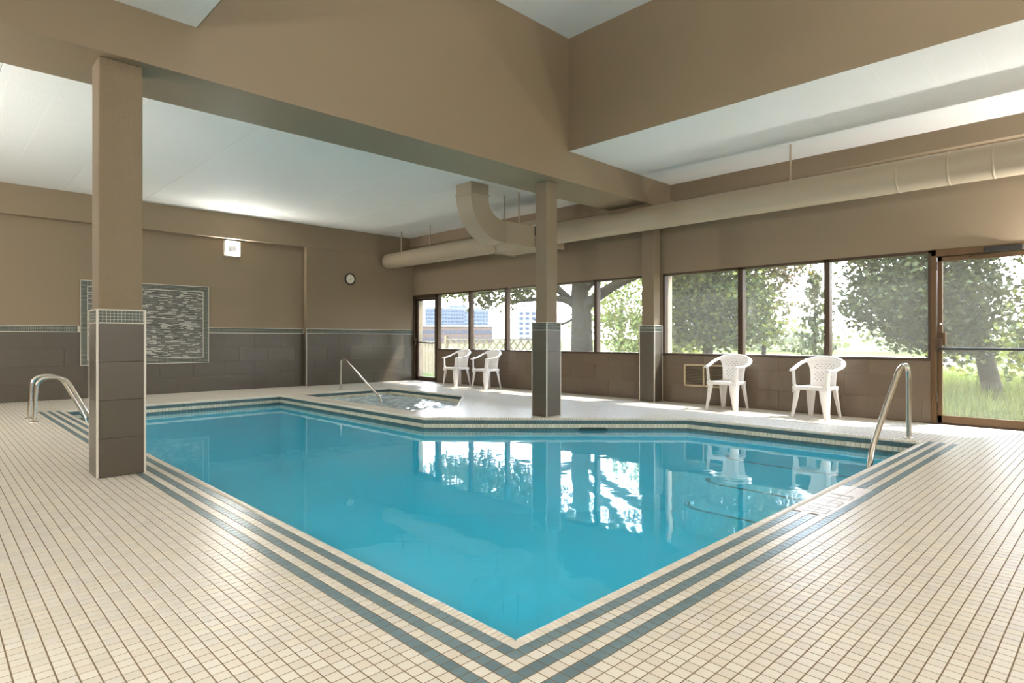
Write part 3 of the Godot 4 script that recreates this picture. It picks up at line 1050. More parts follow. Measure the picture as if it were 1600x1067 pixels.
func hot_tub() -> void:
	var p := base("hot_tub")
	tag(p, "small bubbling hot tub sunk in the deck beside the far wall", "hot tub")
	put(basin_mesh(spa_line, -0.186, 0.9, 0.0), "basin", M.basin, p)
	put(ring_mesh(spa_line, -0.02, -0.186), "tile_bed", M.tile_bed, p)
	edge_pieces(p, spa_line, 0, [[-0.0555, 1.0, Color(0.055, 0.11, 0.12)], [-0.1075, 1.06, Color(0.62, 0.58, 0.44)], [-0.158, 1.0, Color(0.055, 0.11, 0.12)]])
	var nz := FastNoiseLite.new()
	nz.seed = 4
	nz.frequency = 2.2
	nz.fractal_octaves = 4
	var st := begin()
	st.set_smooth_group(1)
	var s := 0.045
	var hgt := func(x: float, z: float) -> Vector3: return Vector3(x, -0.135 + 0.03 * nz.get_noise_2d(x, z) + 0.012 * nz.get_noise_2d(x * 3.1 + 9.0, z * 3.1), z)
	var x := 5.26
	while x < 7.42:
		var z := -11.47
		while z < -7.58:
			var c := Vector2(x + s / 2, z + s / 2)
			if Geometry2D.is_point_in_polygon(c, grown(spa_line, 0.02)):
				quad(st, hgt.call(x, z + s), hgt.call(x + s, z + s), hgt.call(x + s, z), hgt.call(x, z))
			z += s
		x += s
	build(st, "water", M.spa_water, p)

# ------------------------------------------------------------------ ducts
func ducts() -> void:
	var d := base("ventilation_duct", Vector3(8.38, 3.02, -5.0))
	tag(d, "long round taupe air duct hung below the ceiling along the windows", "duct")
	var r := 0.188
	var st := begin()
	lathe(st, [Vector2(0, -8.05), Vector2(r - 0.02, -8.05), Vector2(r, -8.03), Vector2(r, -6.6)], 40, Transform3D(Basis(Vector3(1, 0, 0), PI / 2), Vector3.ZERO))
	build(st, "end_section", M.duct, d)
	st = begin()
	var prof := []
	var y := -6.6
	while y < -3.4:
		prof.append(Vector2(r, y))
		prof.append(Vector2(r, y + 0.05))
		prof.append(Vector2(r + 0.006, y + 0.058))
		prof.append(Vector2(r, y + 0.066))
		y += 0.07
	lathe(st, prof, 40, Transform3D(Basis(Vector3(1, 0, 0), PI / 2), Vector3.ZERO))
	build(st, "ribbed_section", M.duct, d)
	st = begin()
	lathe(st, [Vector2(r, -3.45), Vector2(r, 7.9)], 40, Transform3D(Basis(Vector3(1, 0, 0), PI / 2), Vector3.ZERO))
	build(st, "main_section", M.duct, d)
	for zz in [3.05, 3.55, 3.95, 4.3]:
		st = begin()
		lathe(st, [Vector2(r, zz - 0.012), Vector2(r + 0.004, zz - 0.008), Vector2(r + 0.004, zz + 0.008), Vector2(r, zz + 0.012)], 40, Transform3D(Basis(Vector3(1, 0, 0), PI / 2), Vector3.ZERO))
		build(st, "joint_ring", M.duct, d)
	# plenum box where the riser joins
	var box := put(box_mesh(Vector3(-0.30, -0.25, -3.75), Vector3(0.22, 0.25, -2.45), 0.012), "plenum_box", M.duct, d)
	box.set_meta("label", "square plenum box round the duct")
	st = begin()
	for e in [-3.75, -2.45]:
		bx(st, Vector3(-0.32, -0.27, e - 0.012), Vector3(0.24, 0.27, e + 0.012))
	build(st, "flange", M.duct, box)
	st = begin()
	for q in [[-0.12, -0.12, 0.12, -0.09], [-0.12, 0.09, 0.12, 0.12], [-0.12, -0.12, -0.09, 0.12], [0.09, -0.12, 0.12, 0.12]]:
		cbx(st, Vector3(-0.326, q[1] + 0.04, q[0] - 2.62), Vector3(-0.30, q[3] + 0.04, q[2] - 2.62), 0.003)
	build(st, "register_frame", M.lamp_frame, box)
	put(box_mesh(Vector3(-0.312, -0.06, -2.72), Vector3(-0.30, 0.14, -2.52)), "register_opening", M.black, box)
	for z in [-12.46, -11.3, -3.22]:
		st = begin()
		sweep(st, [Vector3(0, 0.16, z + 5.0), Vector3(0, HC - 3.02, z + 5.0)], 0.014, 0.014, 8)
		build(st, "hanger_rod", M.duct, d)
	# rectangular riser bending down from the ceiling into the plenum
	var e := base("duct_riser", Vector3(6.52, HC, -7.85))
	tag(e, "rectangular taupe duct elbow curving down from the ceiling to the round duct", "duct")
	var w := 0.195
	var t := 0.385
	var ro := 0.72
	var inner := []
	var outer := []
	outer.append(Vector2(0, 0))
	inner.append(Vector2(t, 0))
	var yb := -0.22
	for k in 15:
		var a := PI / 2 * k / 14
		outer.append(Vector2(ro - ro * cos(a), yb - ro * sin(a)))
		inner.append(Vector2(ro - (ro - t) * cos(a), yb - (ro - t) * sin(a)))
	outer.append(Vector2(1.53, yb - ro))
	inner.append(Vector2(1.53, yb - ro + t))
	st = begin()
	for i in outer.size() - 1:
		var p := func(q: Vector2, z: float) -> Vector3: return Vector3(q.x, q.y, z)
		st.set_smooth_group(-1)
		quad(st, p.call(outer[i], w), p.call(outer[i + 1], w), p.call(inner[i + 1], w), p.call(inner[i], w))
		quad(st, p.call(outer[i + 1], -w), p.call(outer[i], -w), p.call(inner[i], -w), p.call(inner[i + 1], -w))
		st.set_smooth_group(1)
		quad(st, p.call(outer[i], -w), p.call(outer[i + 1], -w), p.call(outer[i + 1], w), p.call(outer[i], w))
		st.set_smooth_group(2)
		quad(st, p.call(inner[i], w), p.call(inner[i + 1], w), p.call(inner[i + 1], -w), p.call(inner[i], -w))
	build(st, "elbow", M.duct, e)
	st = begin()
	bx(st, Vector3(-0.012, -0.2, -w - 0.012), Vector3(t + 0.012, -0.18, w + 0.012))
	bx(st, Vector3(ro + 0.06, yb - ro - 0.012, -w - 0.012), Vector3(ro + 0.075, yb - ro + t + 0.012, w + 0.012))
	build(st, "seam_flange", M.duct, e)
	for z in [-0.19, 0.19]:
		st = begin()
		sweep(st, [Vector3(1.12, yb - ro + t - 0.01, z), Vector3(1.12, 0, z)], 0.012, 0.012, 8)
		build(st, "hanger_rod", M.duct, e)

# ------------------------------------------------------------------ lamps
func sconce(at: Vector3, turn: float, label: String, energy: float) -> void:
	var s := base("sconce_lamp", at, turn)   # faces local +z
	tag(s, label, "lamp", "square wall lamps")
	var h := 0.165
	var st := begin()
	for k in 4:
		var b := Basis(Vector3.BACK, k * PI / 2)
		for v in [[Vector3(-h, -h, 0), Vector3(h, -h + 0.022, 0.075)]]:
			var lo: Vector3 = b * v[0]
			var hi: Vector3 = b * v[1]
			cbx(st, lo, hi, 0.004)
	build(st, "frame", M.lamp_frame, s)
	put(box_mesh(Vector3(-h + 0.015, -h + 0.015, 0.0), Vector3(h - 0.015, h - 0.015, 0.03)), "lamp_diffuser", M.lamp_glow, s)
	put(box_mesh(Vector3(-0.078, -0.078, 0.055), Vector3(0.078, 0.078, 0.075), 0.006), "centre_plate", M.lamp_plate, s)
	st = begin()
	for x in [-0.05, 0.05]:
		bx(st, Vector3(x - 0.006, -0.006, 0.03), Vector3(x + 0.006, 0.006, 0.056))
	build(st, "plate_post", M.lamp_plate, s)
	var l := OmniLight3D.new()
	l.name = "lamp_light"
	l.light_color = Color(1.0, 0.99, 0.965)
	l.light_energy = energy * 0.5
	l.light_size = 0.018
	l.omni_range = 40.0
	l.omni_attenuation = 2.0
	l.shadow_enabled = true
	l.position = Vector3(0, 0.112, 0.068)
	s.add_child(l)
	var l2: OmniLight3D = l.duplicate()
	l2.name = "lamp_light_low"
	l2.position = Vector3(0, -0.112, 0.068)
	s.add_child(l2)

func uplight(at: Vector3, turn: float, label: String, energy: float) -> void:
	var s := base("uplight_lamp", at, turn)   # half bowl on the wall, open at the top
	tag(s, label, "lamp", "bowl uplighters")
	var st := begin()
	lathe(st, [Vector2(0.0, -0.10), Vector2(0.07, -0.085), Vector2(0.13, -0.03), Vector2(0.15, 0.04), Vector2(0.142, 0.04), Vector2(0.122, -0.025), Vector2(0.06, -0.075), Vector2(0.0, -0.088)], 32, Transform3D(Basis(), Vector3(0, 0, 0.16)))
	build(st, "bowl", M.lamp_frame, s)
	put(box_mesh(Vector3(-0.05, -0.08, 0.0), Vector3(0.05, 0.0, 0.04), 0.004), "wall_plate", M.lamp_frame, s)
	st = begin()
	lathe(st, [Vector2(0.0, -0.05), Vector2(0.03, -0.04), Vector2(0.035, -0.01), Vector2(0.02, 0.012), Vector2(0.0, 0.018)], 20, Transform3D(Basis(), Vector3(0, 0, 0.16)))
	build(st, "lamp_bulb", M.lamp_glow, s)
	var l := OmniLight3D.new()
	l.name = "lamp_light"
	l.light_color = Color(1.0, 0.99, 0.975)
	l.light_energy = energy
	l.light_size = 0.03
	l.omni_range = 40.0
	l.omni_attenuation = 2.0
	l.shadow_enabled = true
	l.position = Vector3(0, 0.0, 0.16)
	s.add_child(l)

func lamps() -> void:
	sconce(Vector3(4.70, 2.99, ZW + 0.001), 0.0, "lit square wall lamp high on the far wall right of the mosaic", 3.0)
	sconce(Vector3(XS + 0.001, 2.1, -9.68), PI / 2, "lit square wall lamp on the side wall left of the frame", 7.0)
	sconce(Vector3(XS + 0.001, 2.1, -1.2), PI / 2, "lit square wall lamp on the side wall beside the camera", 8.0)
	sconce(Vector3(2.6, 2.1, ZE - 0.001), PI, "lit square wall lamp on the wall behind the camera", 5.5)
	sconce(Vector3(7.4, 1.7, ZE - 0.001), PI, "lit square wall lamp behind the camera near the glass door", 5.5)
	uplight(Vector3(5.2, 4.05, 1.388), PI, "bowl uplighter high in the ceiling well behind the camera", 9.0)
	uplight(Vector3(XS + 0.001, 1.9, -7.6), PI / 2, "bowl uplighter on the side wall left of the frame", 8.0)
	uplight(Vector3(XW - 0.001, 1.9, -0.1), -PI / 2, "bowl uplighter on the window wall just past the glass door", 4.5)
	uplight(Vector3(1.665, 4.02, -2.8), PI / 2, "bowl uplighter on the left upstand of the ceiling well", 4.5)

# ------------------------------------------------------------------ rails
func rails() -> void:
	rail("grab_rail", round_corners([Vector3(7.68, -0.02, -1.70), Vector3(7.68, 0.80, -1.70), Vector3(7.34, 0.80, -1.70), Vector3(6.26, 0.0, -1.70), Vector3(6.22, -0.75, -1.70)], 0.26), 0.026, "bent steel entry handrail at the right corner of the pool")
	rail("grab_rail", round_corners([Vector3(6.40, -0.02, -11.80), Vector3(6.40, 0.655, -11.80), Vector3(6.38, 0.655, -11.55), Vector3(6.23, -0.05, -9.95), Vector3(6.22, -0.5, -9.80)], 0.16), 0.024, "sloping steel handrail entering the bubbling hot tub")
	rail("grab_rail", round_corners([Vector3(1.04, -0.02, -9.95), Vector3(1.07, 0.575, -9.95), Vector3(1.38, 0.575, -9.95), Vector3(1.70, -0.1, -9.95), Vector3(1.72, -0.9, -9.95)], 0.26), 0.024, "nearer of two arched steel ladder rails behind the left column")
	rail("grab_rail", round_corners([Vector3(1.04, -0.02, -10.45), Vector3(1.07, 0.575, -10.45), Vector3(1.38, 0.575, -10.45), Vector3(1.70, -0.1, -10.45), Vector3(1.72, -0.9, -10.45)], 0.26), 0.024, "farther of two arched steel ladder rails behind the left column")

func rail(called: String, path: Array, r: float, label: String) -> void:
	var o := base(called, path[0])
	tag(o, label, "handrail")
	var rel := []
	for p in path: rel.append(p - path[0])
	var st := begin()
	sweep(st, rel, r, r, 16)
	build(st, "tube", M.steel, o)
	st = begin()
	lathe(st, [Vector2(0, 0.034), Vector2(r + 0.004, 0.034), Vector2(r + 0.025, 0.026), Vector2(r + 0.027, 0.02)], 24)
	build(st, "escutcheon", M.cream_trim if called == "x" else M.steel, o)

# ------------------------------------------------------------------ chairs
func make_chair() -> Node3D:
	var c := base("plastic_armchair")
	# local axes: front is +z, x across
	var st := begin()
	var g := []
	for i in 17:
		var row := []
		for j in 17:
			var u := -1.0 + i / 8.0
			var v := j / 16.0            # 0 rear, 1 front
			var hw := lerpf(0.195, 0.235, v)
			var y := 0.425 - 0.014 * (1 - u * u) * (1 - pow(absf(v - 0.45) * 2, 2)) + 0.008 * v
			if v > 0.85: y -= 0.05 * pow((v - 0.85) / 0.15, 2)
			if absf(u) > 0.85: y -= 0.045 * pow((absf(u) - 0.85) / 0.15, 2)
			row.append(Vector3(u * hw, y, lerpf(-0.20, 0.225, v)))
		g.append(row)
	sheet(st, g, -0.008)
	build(st, "seat", M.plastic, c)
	# front legs run up into the arm posts
	for s in [-1.0, 1.0]:
		st = begin()
		g = []
		for i in 9:
			var row := []
			for j in 25:
				var y := 0.655 * j / 24.0
				var wd := lerpf(0.036, 0.085, clampf(y / 0.40, 0, 1))
				if y > 0.40: wd = lerpf(0.085, 0.042, smoothstep(0.40, 0.46, y))
				var a := lerpf(-0.25, 1.25, i / 8.0) * PI / 2
				var cx := 0.262 - 0.02 * sin(PI * y / 0.655) + 0.006 * y
				var cz := 0.235 - 0.03 * (y / 0.655)
				row.append(Vector3(s * (cx - wd + wd * sin(a) * 1.0), y, cz - wd + wd * cos(a)))
			g.append(row)
		sheet(st, g, 0.006 * s)
		build(st, "leg", M.plastic, c)
		st = begin()
		g = []
		for i in 9:
			var row := []
			for j in 15:
				var y := 0.43 * j / 14.0
				var wd := lerpf(0.032, 0.075, y / 0.43)
				var a := lerpf(-0.25, 1.25, i / 8.0) * PI / 2
				var cx := lerpf(0.222, 0.205, y / 0.43)
				var cz := lerpf(-0.25, -0.195, y / 0.43)
				row.append(Vector3(s * (cx - wd + wd * sin(a)), y, cz + wd - wd * cos(a)))
			g.append(row)
		sheet(st, g, -0.006 * s)
		build(st, "leg", M.plastic, c)
		# armrest: flat band from the post back up to the rim
		st = begin()
		var path := smooth_path([Vector3(s * 0.246, 0.645, 0.222), Vector3(s * 0.262, 0.652, 0.17), Vector3(s * 0.292, 0.662, 0.07), Vector3(s * 0.308, 0.688, -0.03), Vector3(s * 0.298, 0.728, -0.115), Vector3(s * 0.252, 0.768, -0.185)], 5)
		sweep(st, path, 0.033, 0.017, 10)
		build(st, "armrest", M.plastic, c)
	# skirt under the seat
	st = begin()
	for q in [[Vector3(-0.23, 0.405, 0.222), Vector3(0.23, 0.405, 0.222)], [Vector3(-0.19, 0.40, -0.20), Vector3(0.19, 0.40, -0.20)], [Vector3(0.232, 0.40, 0.2), Vector3(0.198, 0.40, -0.18)], [Vector3(-0.232, 0.40, 0.2), Vector3(-0.198, 0.40, -0.18)]]:
		var mid: Vector3 = (q[0] + q[1]) / 2 + Vector3(0, 0.01, 0)
		sweep(st, [q[0], mid, q[1]], [0.006, 0.006, 0.006], [0.03, 0.018, 0.03], 8)
	build(st, "skirt", M.plastic, c)
	# backrest with staggered openings
	st = begin()
	var ni := 45
	var nj := 43
	g = []
	for i in ni:
		var row := []
		for j in nj:
			var u := -1.0 + 2.0 * i / (ni - 1)
			var v := float(j) / (nj - 1)
			var hw := 0.172 + 0.025 * v * v + 0.05 * pow(v, 5)
			var ytop := 0.805 - 0.045 * u * u
			var y := lerpf(0.415, ytop, v)
			var z := lerpf(-0.195, -0.275, v) + (0.035 + 0.045 * v) * u * u
			row.append(Vector3(u * hw, y, z))
		g.append(row)
	var holes := {}
	for i in range(6, ni - 7):
		for j in range(7, nj - 8):
			if j > 21 and j < 25: continue
			if j % 3 == 0 and (i + ((j / 3) % 2) * 3) % 6 < 2: holes[Vector2i(i, j)] = true
	sheet(st, g, -0.008, holes)
	var br := build(st, "backrest", M.plastic, c)
	st = begin()
	var rim := smooth_path([Vector3(-0.252, 0.768, -0.185), Vector3(-0.165, 0.797, -0.238), Vector3(-0.08, 0.81, -0.268), Vector3(0, 0.814, -0.276), Vector3(0.08, 0.81, -0.268), Vector3(0.165, 0.797, -0.238), Vector3(0.252, 0.768, -0.185)], 6)
	sweep(st, rim, 0.018, 0.028, 10)
	build(st, "rim", M.plastic, br)
	return c

func chairs() -> void:
	var c := make_chair()
	var spots := [[8.90, -4.36, -92.0, "white plastic armchair in front of the wall vent"], [8.84, -3.04, -97.0, "white plastic armchair beside the vent chair, nearest the glass door"], [8.82, -10.86, -93.0, "white plastic armchair nearest the narrow corner door"], [8.80, -9.82, -93.0, "white plastic armchair between the corner chair and the middle column"]]
	for i in spots.size():
		var s: Array = spots[i]
		var o: Node3D = c
		if i > 0:
			o = c.duplicate()
			o.name = numbered("plastic_armchair")
			add_child(o)
		o.position = Vector3(s[0], 0, s[1])
		o.rotation_degrees = Vector3(0, s[2], 0)
		tag(o, s[3], "chair", "white plastic armchairs along the windows")

# ------------------------------------------------------------------ small things
func small_things() -> void:
	# wall clock
	var k := base("wall_clock", Vector3(7.40, 2.525, ZW + 0.151))
	tag(k, "small round black-rimmed wall clock with cream dial on the far wall", "clock")
	var xf := Transform3D(Basis(Vector3(1, 0, 0), PI / 2), Vector3.ZERO)
	var st := begin()
	lathe(st, [Vector2(0.112, 0.0), Vector2(0.14, 0.0), Vector2(0.142, 0.02), Vector2(0.132, 0.036), Vector2(0.116, 0.034), Vector2(0.112, 0.018)], 40, xf)
	build(st, "rim", M.black, k)
	st = begin()
	lathe(st, [Vector2(0.115, 0.016), Vector2(0, 0.017)], 32, xf)
	build(st, "dial", M.dial, k)
	for h in [[0.055, PI * 0.93, 0.006], [0.075, PI * 0.42, 0.004]]:
		st = begin()
		var d := Vector3(sin(h[1]), cos(h[1]), 0)
		var a: Vector3 = Vector3(d.y, -d.x, 0) * h[2]
		quad(st, -a + Vector3(0, 0, 0.021), a + Vector3(0, 0, 0.021), d * h[0] + a * 0.5 + Vector3(0, 0, 0.021), d * h[0] - a * 0.5 + Vector3(0, 0, 0.021))
		build(st, "hand", M.black, k)
	st = begin()
	for i in 12:
		var w := TAU * i / 12
		var d := Vector3(sin(w), cos(w), 0)
		var a := Vector3(d.y, -d.x, 0) * 0.004
		quad(st, d * 0.086 - a + Vector3(0, 0, 0.0185), d * 0.086 + a + Vector3(0, 0, 0.0185), d * 0.102 + a + Vector3(0, 0, 0.0185), d * 0.102 - a + Vector3(0, 0, 0.0185))
	build(st, "hour_marks", M.black, k)
	# return-air grille under the window
	var v := base("wall_vent", Vector3(XW - 0.007, 0.285, -4.94))
	tag(v, "cream framed double wall vent grille under the window behind a chair", "vent")
	st = begin()
	for q in [[-0.36, 0.0, 0.36, 0.03], [-0.36, 0.345, 0.36, 0.375], [-0.36, 0.0, -0.33, 0.375], [0.33, 0.0, 0.36, 0.375], [-0.015, 0.0, 0.015, 0.375]]:
		cbx(st, Vector3(-0.022, q[1], q[0]), Vector3(0.0, q[3], q[2]), 0.003)
	build(st, "frame", M.grille, v)
	put(box_mesh(Vector3(-0.003, 0.02, -0.34), Vector3(0.002, 0.36, 0.34)), "back_plate", M.black, v)
	for side in [[-0.33, -0.015], [0.015, 0.33]]:
		for i in 12:
			st = begin()
			var y := 0.04 + i * 0.0262
			quad(st, Vector3(-0.018, y - 0.006, side[0]), Vector3(-0.018, y - 0.006, side[1]), Vector3(-0.006, y + 0.004, side[1]), Vector3(-0.006, y + 0.004, side[0]))
			quad(st, Vector3(-0.018, y - 0.003, side[1]), Vector3(-0.018, y - 0.003, side[0]), Vector3(-0.006, y + 0.007, side[0]), Vector3(-0.006, y + 0.007, side[1]))
			quad(st, Vector3(-0.018, y - 0.006, side[1]), Vector3(-0.018, y - 0.006, side[0]), Vector3(-0.018, y - 0.003, side[0]), Vector3(-0.018, y - 0.003, side[1]))
			build(st, "slat", M.louvre, v)

# ------------------------------------------------------------------ outdoors
func leaf_mesh() -> ArrayMesh:
	var st := begin()
	var pts := []
	for k in 10:
		var a := TAU * k / 10
		var r := (0.5 if k % 2 == 0 else 0.26)
		pts.append(Vector3(sin(a) * r, 0.10 * absf(sin(a)) * r, cos(a) * r))
	for k in range(0, 10):
		tri(st, Vector3(0, 0, 0), pts[k], pts[(k + 1) % 10])
	return done(st)

func tree(called: String, label: String, at: Vector3, trunk: Array, limbs: Array, blobs: Array, count: int, size: float, cols: Array, group := "") -> void:
	# trunk/limbs: [path, r0, r1]; blobs: [centre, radii, weight]
	var t := base(called, at)
	tag(t, label, "tree", group)
	var st := begin()
	for l in [trunk]:
		var p := smooth_path(l[0], 4)
		var rr := []
		for i in p.size(): rr.append(lerpf(l[1], l[2], float(i) / (p.size() - 1)))
		sweep(st, p, rr, rr, 10)
	build(st, "trunk", M.bark, t)
	for l in limbs:
		st = begin()
		var p := smooth_path(l[0], 4)
		var rr := []
		for i in p.size(): rr.append(lerpf(l[1], l[2], float(i) / (p.size() - 1)))
		sweep(st, p, rr, rr, 7)
		build(st, "branch", M.bark, t)
	var total := 0.0
	for b in blobs: total += b[2]
	var xf := []
	var col := []
	for b in blobs:
		var n := int(count * b[2] / total)
		# leaves hang in small sprays inside each blob
		var spray := maxi(4, n / 14)
		var ctrs := []
		for k in spray:
			var v := Vector3(rng.randfn(), rng.randfn(), rng.randfn()).normalized() * pow(rng.randf(), 0.42)
			ctrs.append(b[0] + v * b[1])
		for k in n:
			var c: Vector3 = ctrs[k % spray] + Vector3(rng.randfn(), rng.randfn() * 0.6, rng.randfn()) * size * 1.5
			var bs := Basis.from_euler(Vector3(rng.randf_range(-1.1, 1.1), rng.randf() * TAU, rng.randf_range(-1.1, 1.1))) * Basis.from_scale(Vector3.ONE * size * rng.randf_range(0.7, 1.3))
			xf.append(Transform3D(bs, c))
			var q: Color = cols[rng.randi() % cols.size()]
			var v2 := rng.randf_range(0.75, 1.25)
			col.append(Color(q.r * v2, q.g * v2, q.b * v2))
	multi(leaf_mesh(), "foliage", M.leaf, t, xf, col)

func outdoors() -> void:
	var g := base("ground_outside")
	tag(g, "sunlit grass and paving outside the windows", "ground", "", "structure")
	put(box_mesh(Vector3(XW + 0.3, -0.30, -700), Vector3(900, -0.12, 400)), "lawn", M.grass, g)
	put(box_mesh(Vector3(XW + 0.3, -0.2, -40), Vector3(10.3, -0.10, 12)), "path", M.stone, g)
	put(box_mesh(Vector3(34, -0.14, -200), Vector3(46, -0.10, 120)), "road", M.asphalt, g)
	# grass tufts by the glass door
	var st := begin()
	for k in 5:
		var a := TAU * k / 5
		var d := Vector3(cos(a), 0, sin(a))
		tri(st, d * 0.02 + Vector3(d.z, 0, -d.x) * 0.006, d * 0.02 - Vector3(d.z, 0, -d.x) * 0.006, d * 0.09 + Vector3(0, 0.22, 0))
	var xf := []
	var col := []
	for k in 5000:
		var x := rng.randf_range(10.3, 22.0)
		var z := rng.randf_range(-9.0, 4.0)
		xf.append(Transform3D(Basis(Vector3.UP, rng.randf() * TAU) * Basis.from_scale(Vector3.ONE * rng.randf_range(0.8, 2.0)), Vector3(x, -0.12, z)))
		var v := rng.randf_range(0.6, 1.3)
		col.append(Color(0.13 * v, 0.15 * v, 0.035 * v))
	var gr := multi(done(st), "lawn_grass", M.leaf, self, xf, col)
	tag(gr, "tall yellow green grass growing outside the glass door", "grass", "", "stuff")

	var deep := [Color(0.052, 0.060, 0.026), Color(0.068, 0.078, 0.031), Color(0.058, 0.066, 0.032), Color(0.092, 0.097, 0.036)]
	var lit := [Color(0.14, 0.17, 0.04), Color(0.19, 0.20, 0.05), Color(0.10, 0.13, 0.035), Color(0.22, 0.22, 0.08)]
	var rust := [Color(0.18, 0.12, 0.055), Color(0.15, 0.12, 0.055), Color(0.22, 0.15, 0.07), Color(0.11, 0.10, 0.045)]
	# big maple with the forked trunk
	tree("maple_tree", "big maple tree with forked trunk seen beside the middle column", Vector3(13.0, -0.12, -10.6),
		[[Vector3(0.1, 0, 0), Vector3(0.02, 1.0, 0), Vector3(0, 2.0, 0), Vector3(0, 2.6, -0.05), Vector3(0.1, 4.0, 0)], 0.34, 0.2],
		[[[Vector3(0, 2.0, 0), Vector3(0.1, 2.6, -0.9), Vector3(0.1, 3.6, -1.9)], 0.16, 0.06], [[Vector3(0, 2.1, 0), Vector3(-0.2, 2.35, -0.8), Vector3(-0.3, 2.3, -2.6)], 0.13, 0.04], [[Vector3(0, 2.0, 0), Vector3(-0.1, 2.6, 1.2), Vector3(-0.3, 3.1, 3.2), Vector3(-0.3, 3.3, 4.4)], 0.17, 0.05], [[Vector3(0, 2.5, 0), Vector3(0.4, 3.5, 0.9), Vector3(0.6, 5, 1.8)], 0.14, 0.05], [[Vector3(0, 1.9, 0), Vector3(-0.3, 1.6, -0.5), Vector3(-0.4, 1.75, -1.4)], 0.05, 0.02]],
		[[Vector3(0, 4.6, -4.2), Vector3(2.2, 1.5, 2.4), 1.2], [Vector3(-0.3, 3.6, -3.4), Vector3(1.4, 0.7, 1.8), 0.7], [Vector3(0, 4.2, -1.0), Vector3(2, 1.3, 2), 1.0], [Vector3(0, 4.2, 2.4), Vector3(2, 1.2, 2.2), 1.0], [Vector3(-0.2, 3.4, 3.2), Vector3(1.3, 0.8, 1.6), 0.6], [Vector3(0, 6.0, 0), Vector3(3, 1.6, 4), 1.2], [Vector3(-0.5, 3.0, -5.2), Vector3(0.8, 0.45, 0.9), 0.35], [Vector3(-0.5, 2.75, -3.4), Vector3(0.7, 0.6, 0.8), 0.45], [Vector3(-0.5, 2.8, -1.9), Vector3(0.6, 0.6, 0.5), 0.3]],
		21000, 0.13, deep + [Color(0.14, 0.15, 0.045)], "trees outside the windows")
	# bright shrubs and trees behind it
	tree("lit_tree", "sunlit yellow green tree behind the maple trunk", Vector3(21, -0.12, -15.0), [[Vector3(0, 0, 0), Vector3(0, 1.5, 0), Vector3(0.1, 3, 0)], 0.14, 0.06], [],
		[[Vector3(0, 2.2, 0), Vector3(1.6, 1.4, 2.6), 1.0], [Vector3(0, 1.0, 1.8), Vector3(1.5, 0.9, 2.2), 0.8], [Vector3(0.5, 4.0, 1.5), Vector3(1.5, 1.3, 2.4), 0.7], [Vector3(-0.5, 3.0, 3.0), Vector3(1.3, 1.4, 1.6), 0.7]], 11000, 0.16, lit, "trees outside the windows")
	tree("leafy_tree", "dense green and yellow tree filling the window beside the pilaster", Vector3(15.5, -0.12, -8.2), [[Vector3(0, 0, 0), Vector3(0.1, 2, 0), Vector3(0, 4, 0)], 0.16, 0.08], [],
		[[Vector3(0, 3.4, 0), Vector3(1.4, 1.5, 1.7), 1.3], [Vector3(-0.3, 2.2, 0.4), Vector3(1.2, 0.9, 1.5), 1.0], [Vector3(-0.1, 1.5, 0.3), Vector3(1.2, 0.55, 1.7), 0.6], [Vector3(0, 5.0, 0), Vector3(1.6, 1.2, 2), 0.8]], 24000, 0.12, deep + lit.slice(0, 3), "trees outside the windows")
	tree("rust_tree", "thin tree with rust tinted leaves in the middle window", Vector3(16.5, -0.12, -7.1), [[Vector3(0, 0, 0), Vector3(0.05, 1.5, 0.05), Vector3(0, 3.6, 0)], 0.07, 0.03], [],
		[[Vector3(0, 3.6, 0), Vector3(1.0, 1.4, 0.8), 1.0], [Vector3(0, 2.0, 0), Vector3(0.8, 0.9, 0.75), 0.7], [Vector3(0, 3.2, 0.5), Vector3(0.7, 0.6, 0.8), 0.4]], 5000, 0.115, rust + deep.slice(0, 2), "trees outside the windows")
	# young thin pine
	var p := base("young_pine", Vector3(19.0, -0.12, -6.60))
	tag(p, "slim young pine standing against the bright sky in the middle window", "tree", "trees outside the windows")
	st = begin()
	sweep(st, [Vector3.ZERO, Vector3(0.03, 1.5, 0), Vector3(0, 3.4, 0)], [0.05, 0.035, 0.01], [0.05, 0.035, 0.01], 7)
	build(st, "trunk", M.bark, p)
	xf = []
	col = []
	for k in 26:
		var y := 0.5 + 2.7 * k / 26.0
		var a := k * 2.4
		var ln := lerpf(0.75, 0.12, k / 26.0)
		var d := Vector3(cos(a), 0.25, sin(a))
		for j in 26:
			var f := j / 26.0
			for e in 2:
				xf.append(Transform3D(Basis.from_euler(Vector3(rng.randf() * TAU, rng.randf() * TAU, 0)) * Basis.from_scale(Vector3(0.10, 0.10, 0.22)), Vector3(0, y, 0) + d * ln * f + Vector3(rng.randfn(), rng.randfn(), rng.randfn()) * 0.05))
				col.append(deep[(k + j) % 4])
	multi(leaf_mesh(), "needles", M.leaf, p, xf, col)
	tree("broad_tree", "dark broad leafed tree filling the window next to the glass door", Vector3(14.8, -0.12, -3.1), [[Vector3(0.3, 0, 1.2), Vector3(0.2, 1.6, 0.9), Vector3(0, 4, 0.3)], 0.18, 0.1],
		[[[Vector3(0.2, 1.4, 0.9), Vector3(-0.2, 1.9, -0.2), Vector3(-0.5, 2.6, -1.3)], 0.05, 0.02], [[Vector3(0.2, 1.0, 1.0), Vector3(-0.3, 1.1, 0.4), Vector3(-0.6, 1.3, -0.5)], 0.04, 0.015]],
		[[Vector3(0, 3.2, 0), Vector3(1.3, 1.3, 1.65), 1.5], [Vector3(-0.3, 2.0, 0.1), Vector3(1.1, 0.75, 1.5), 1.2], [Vector3(0, 4.8, 0.2), Vector3(1.8, 1.2, 1.8), 0.9], [Vector3(-0.2, 1.3, 0.5), Vector3(0.9, 0.5, 0.9), 0.4]], 27000, 0.115, deep, "trees outside the windows")
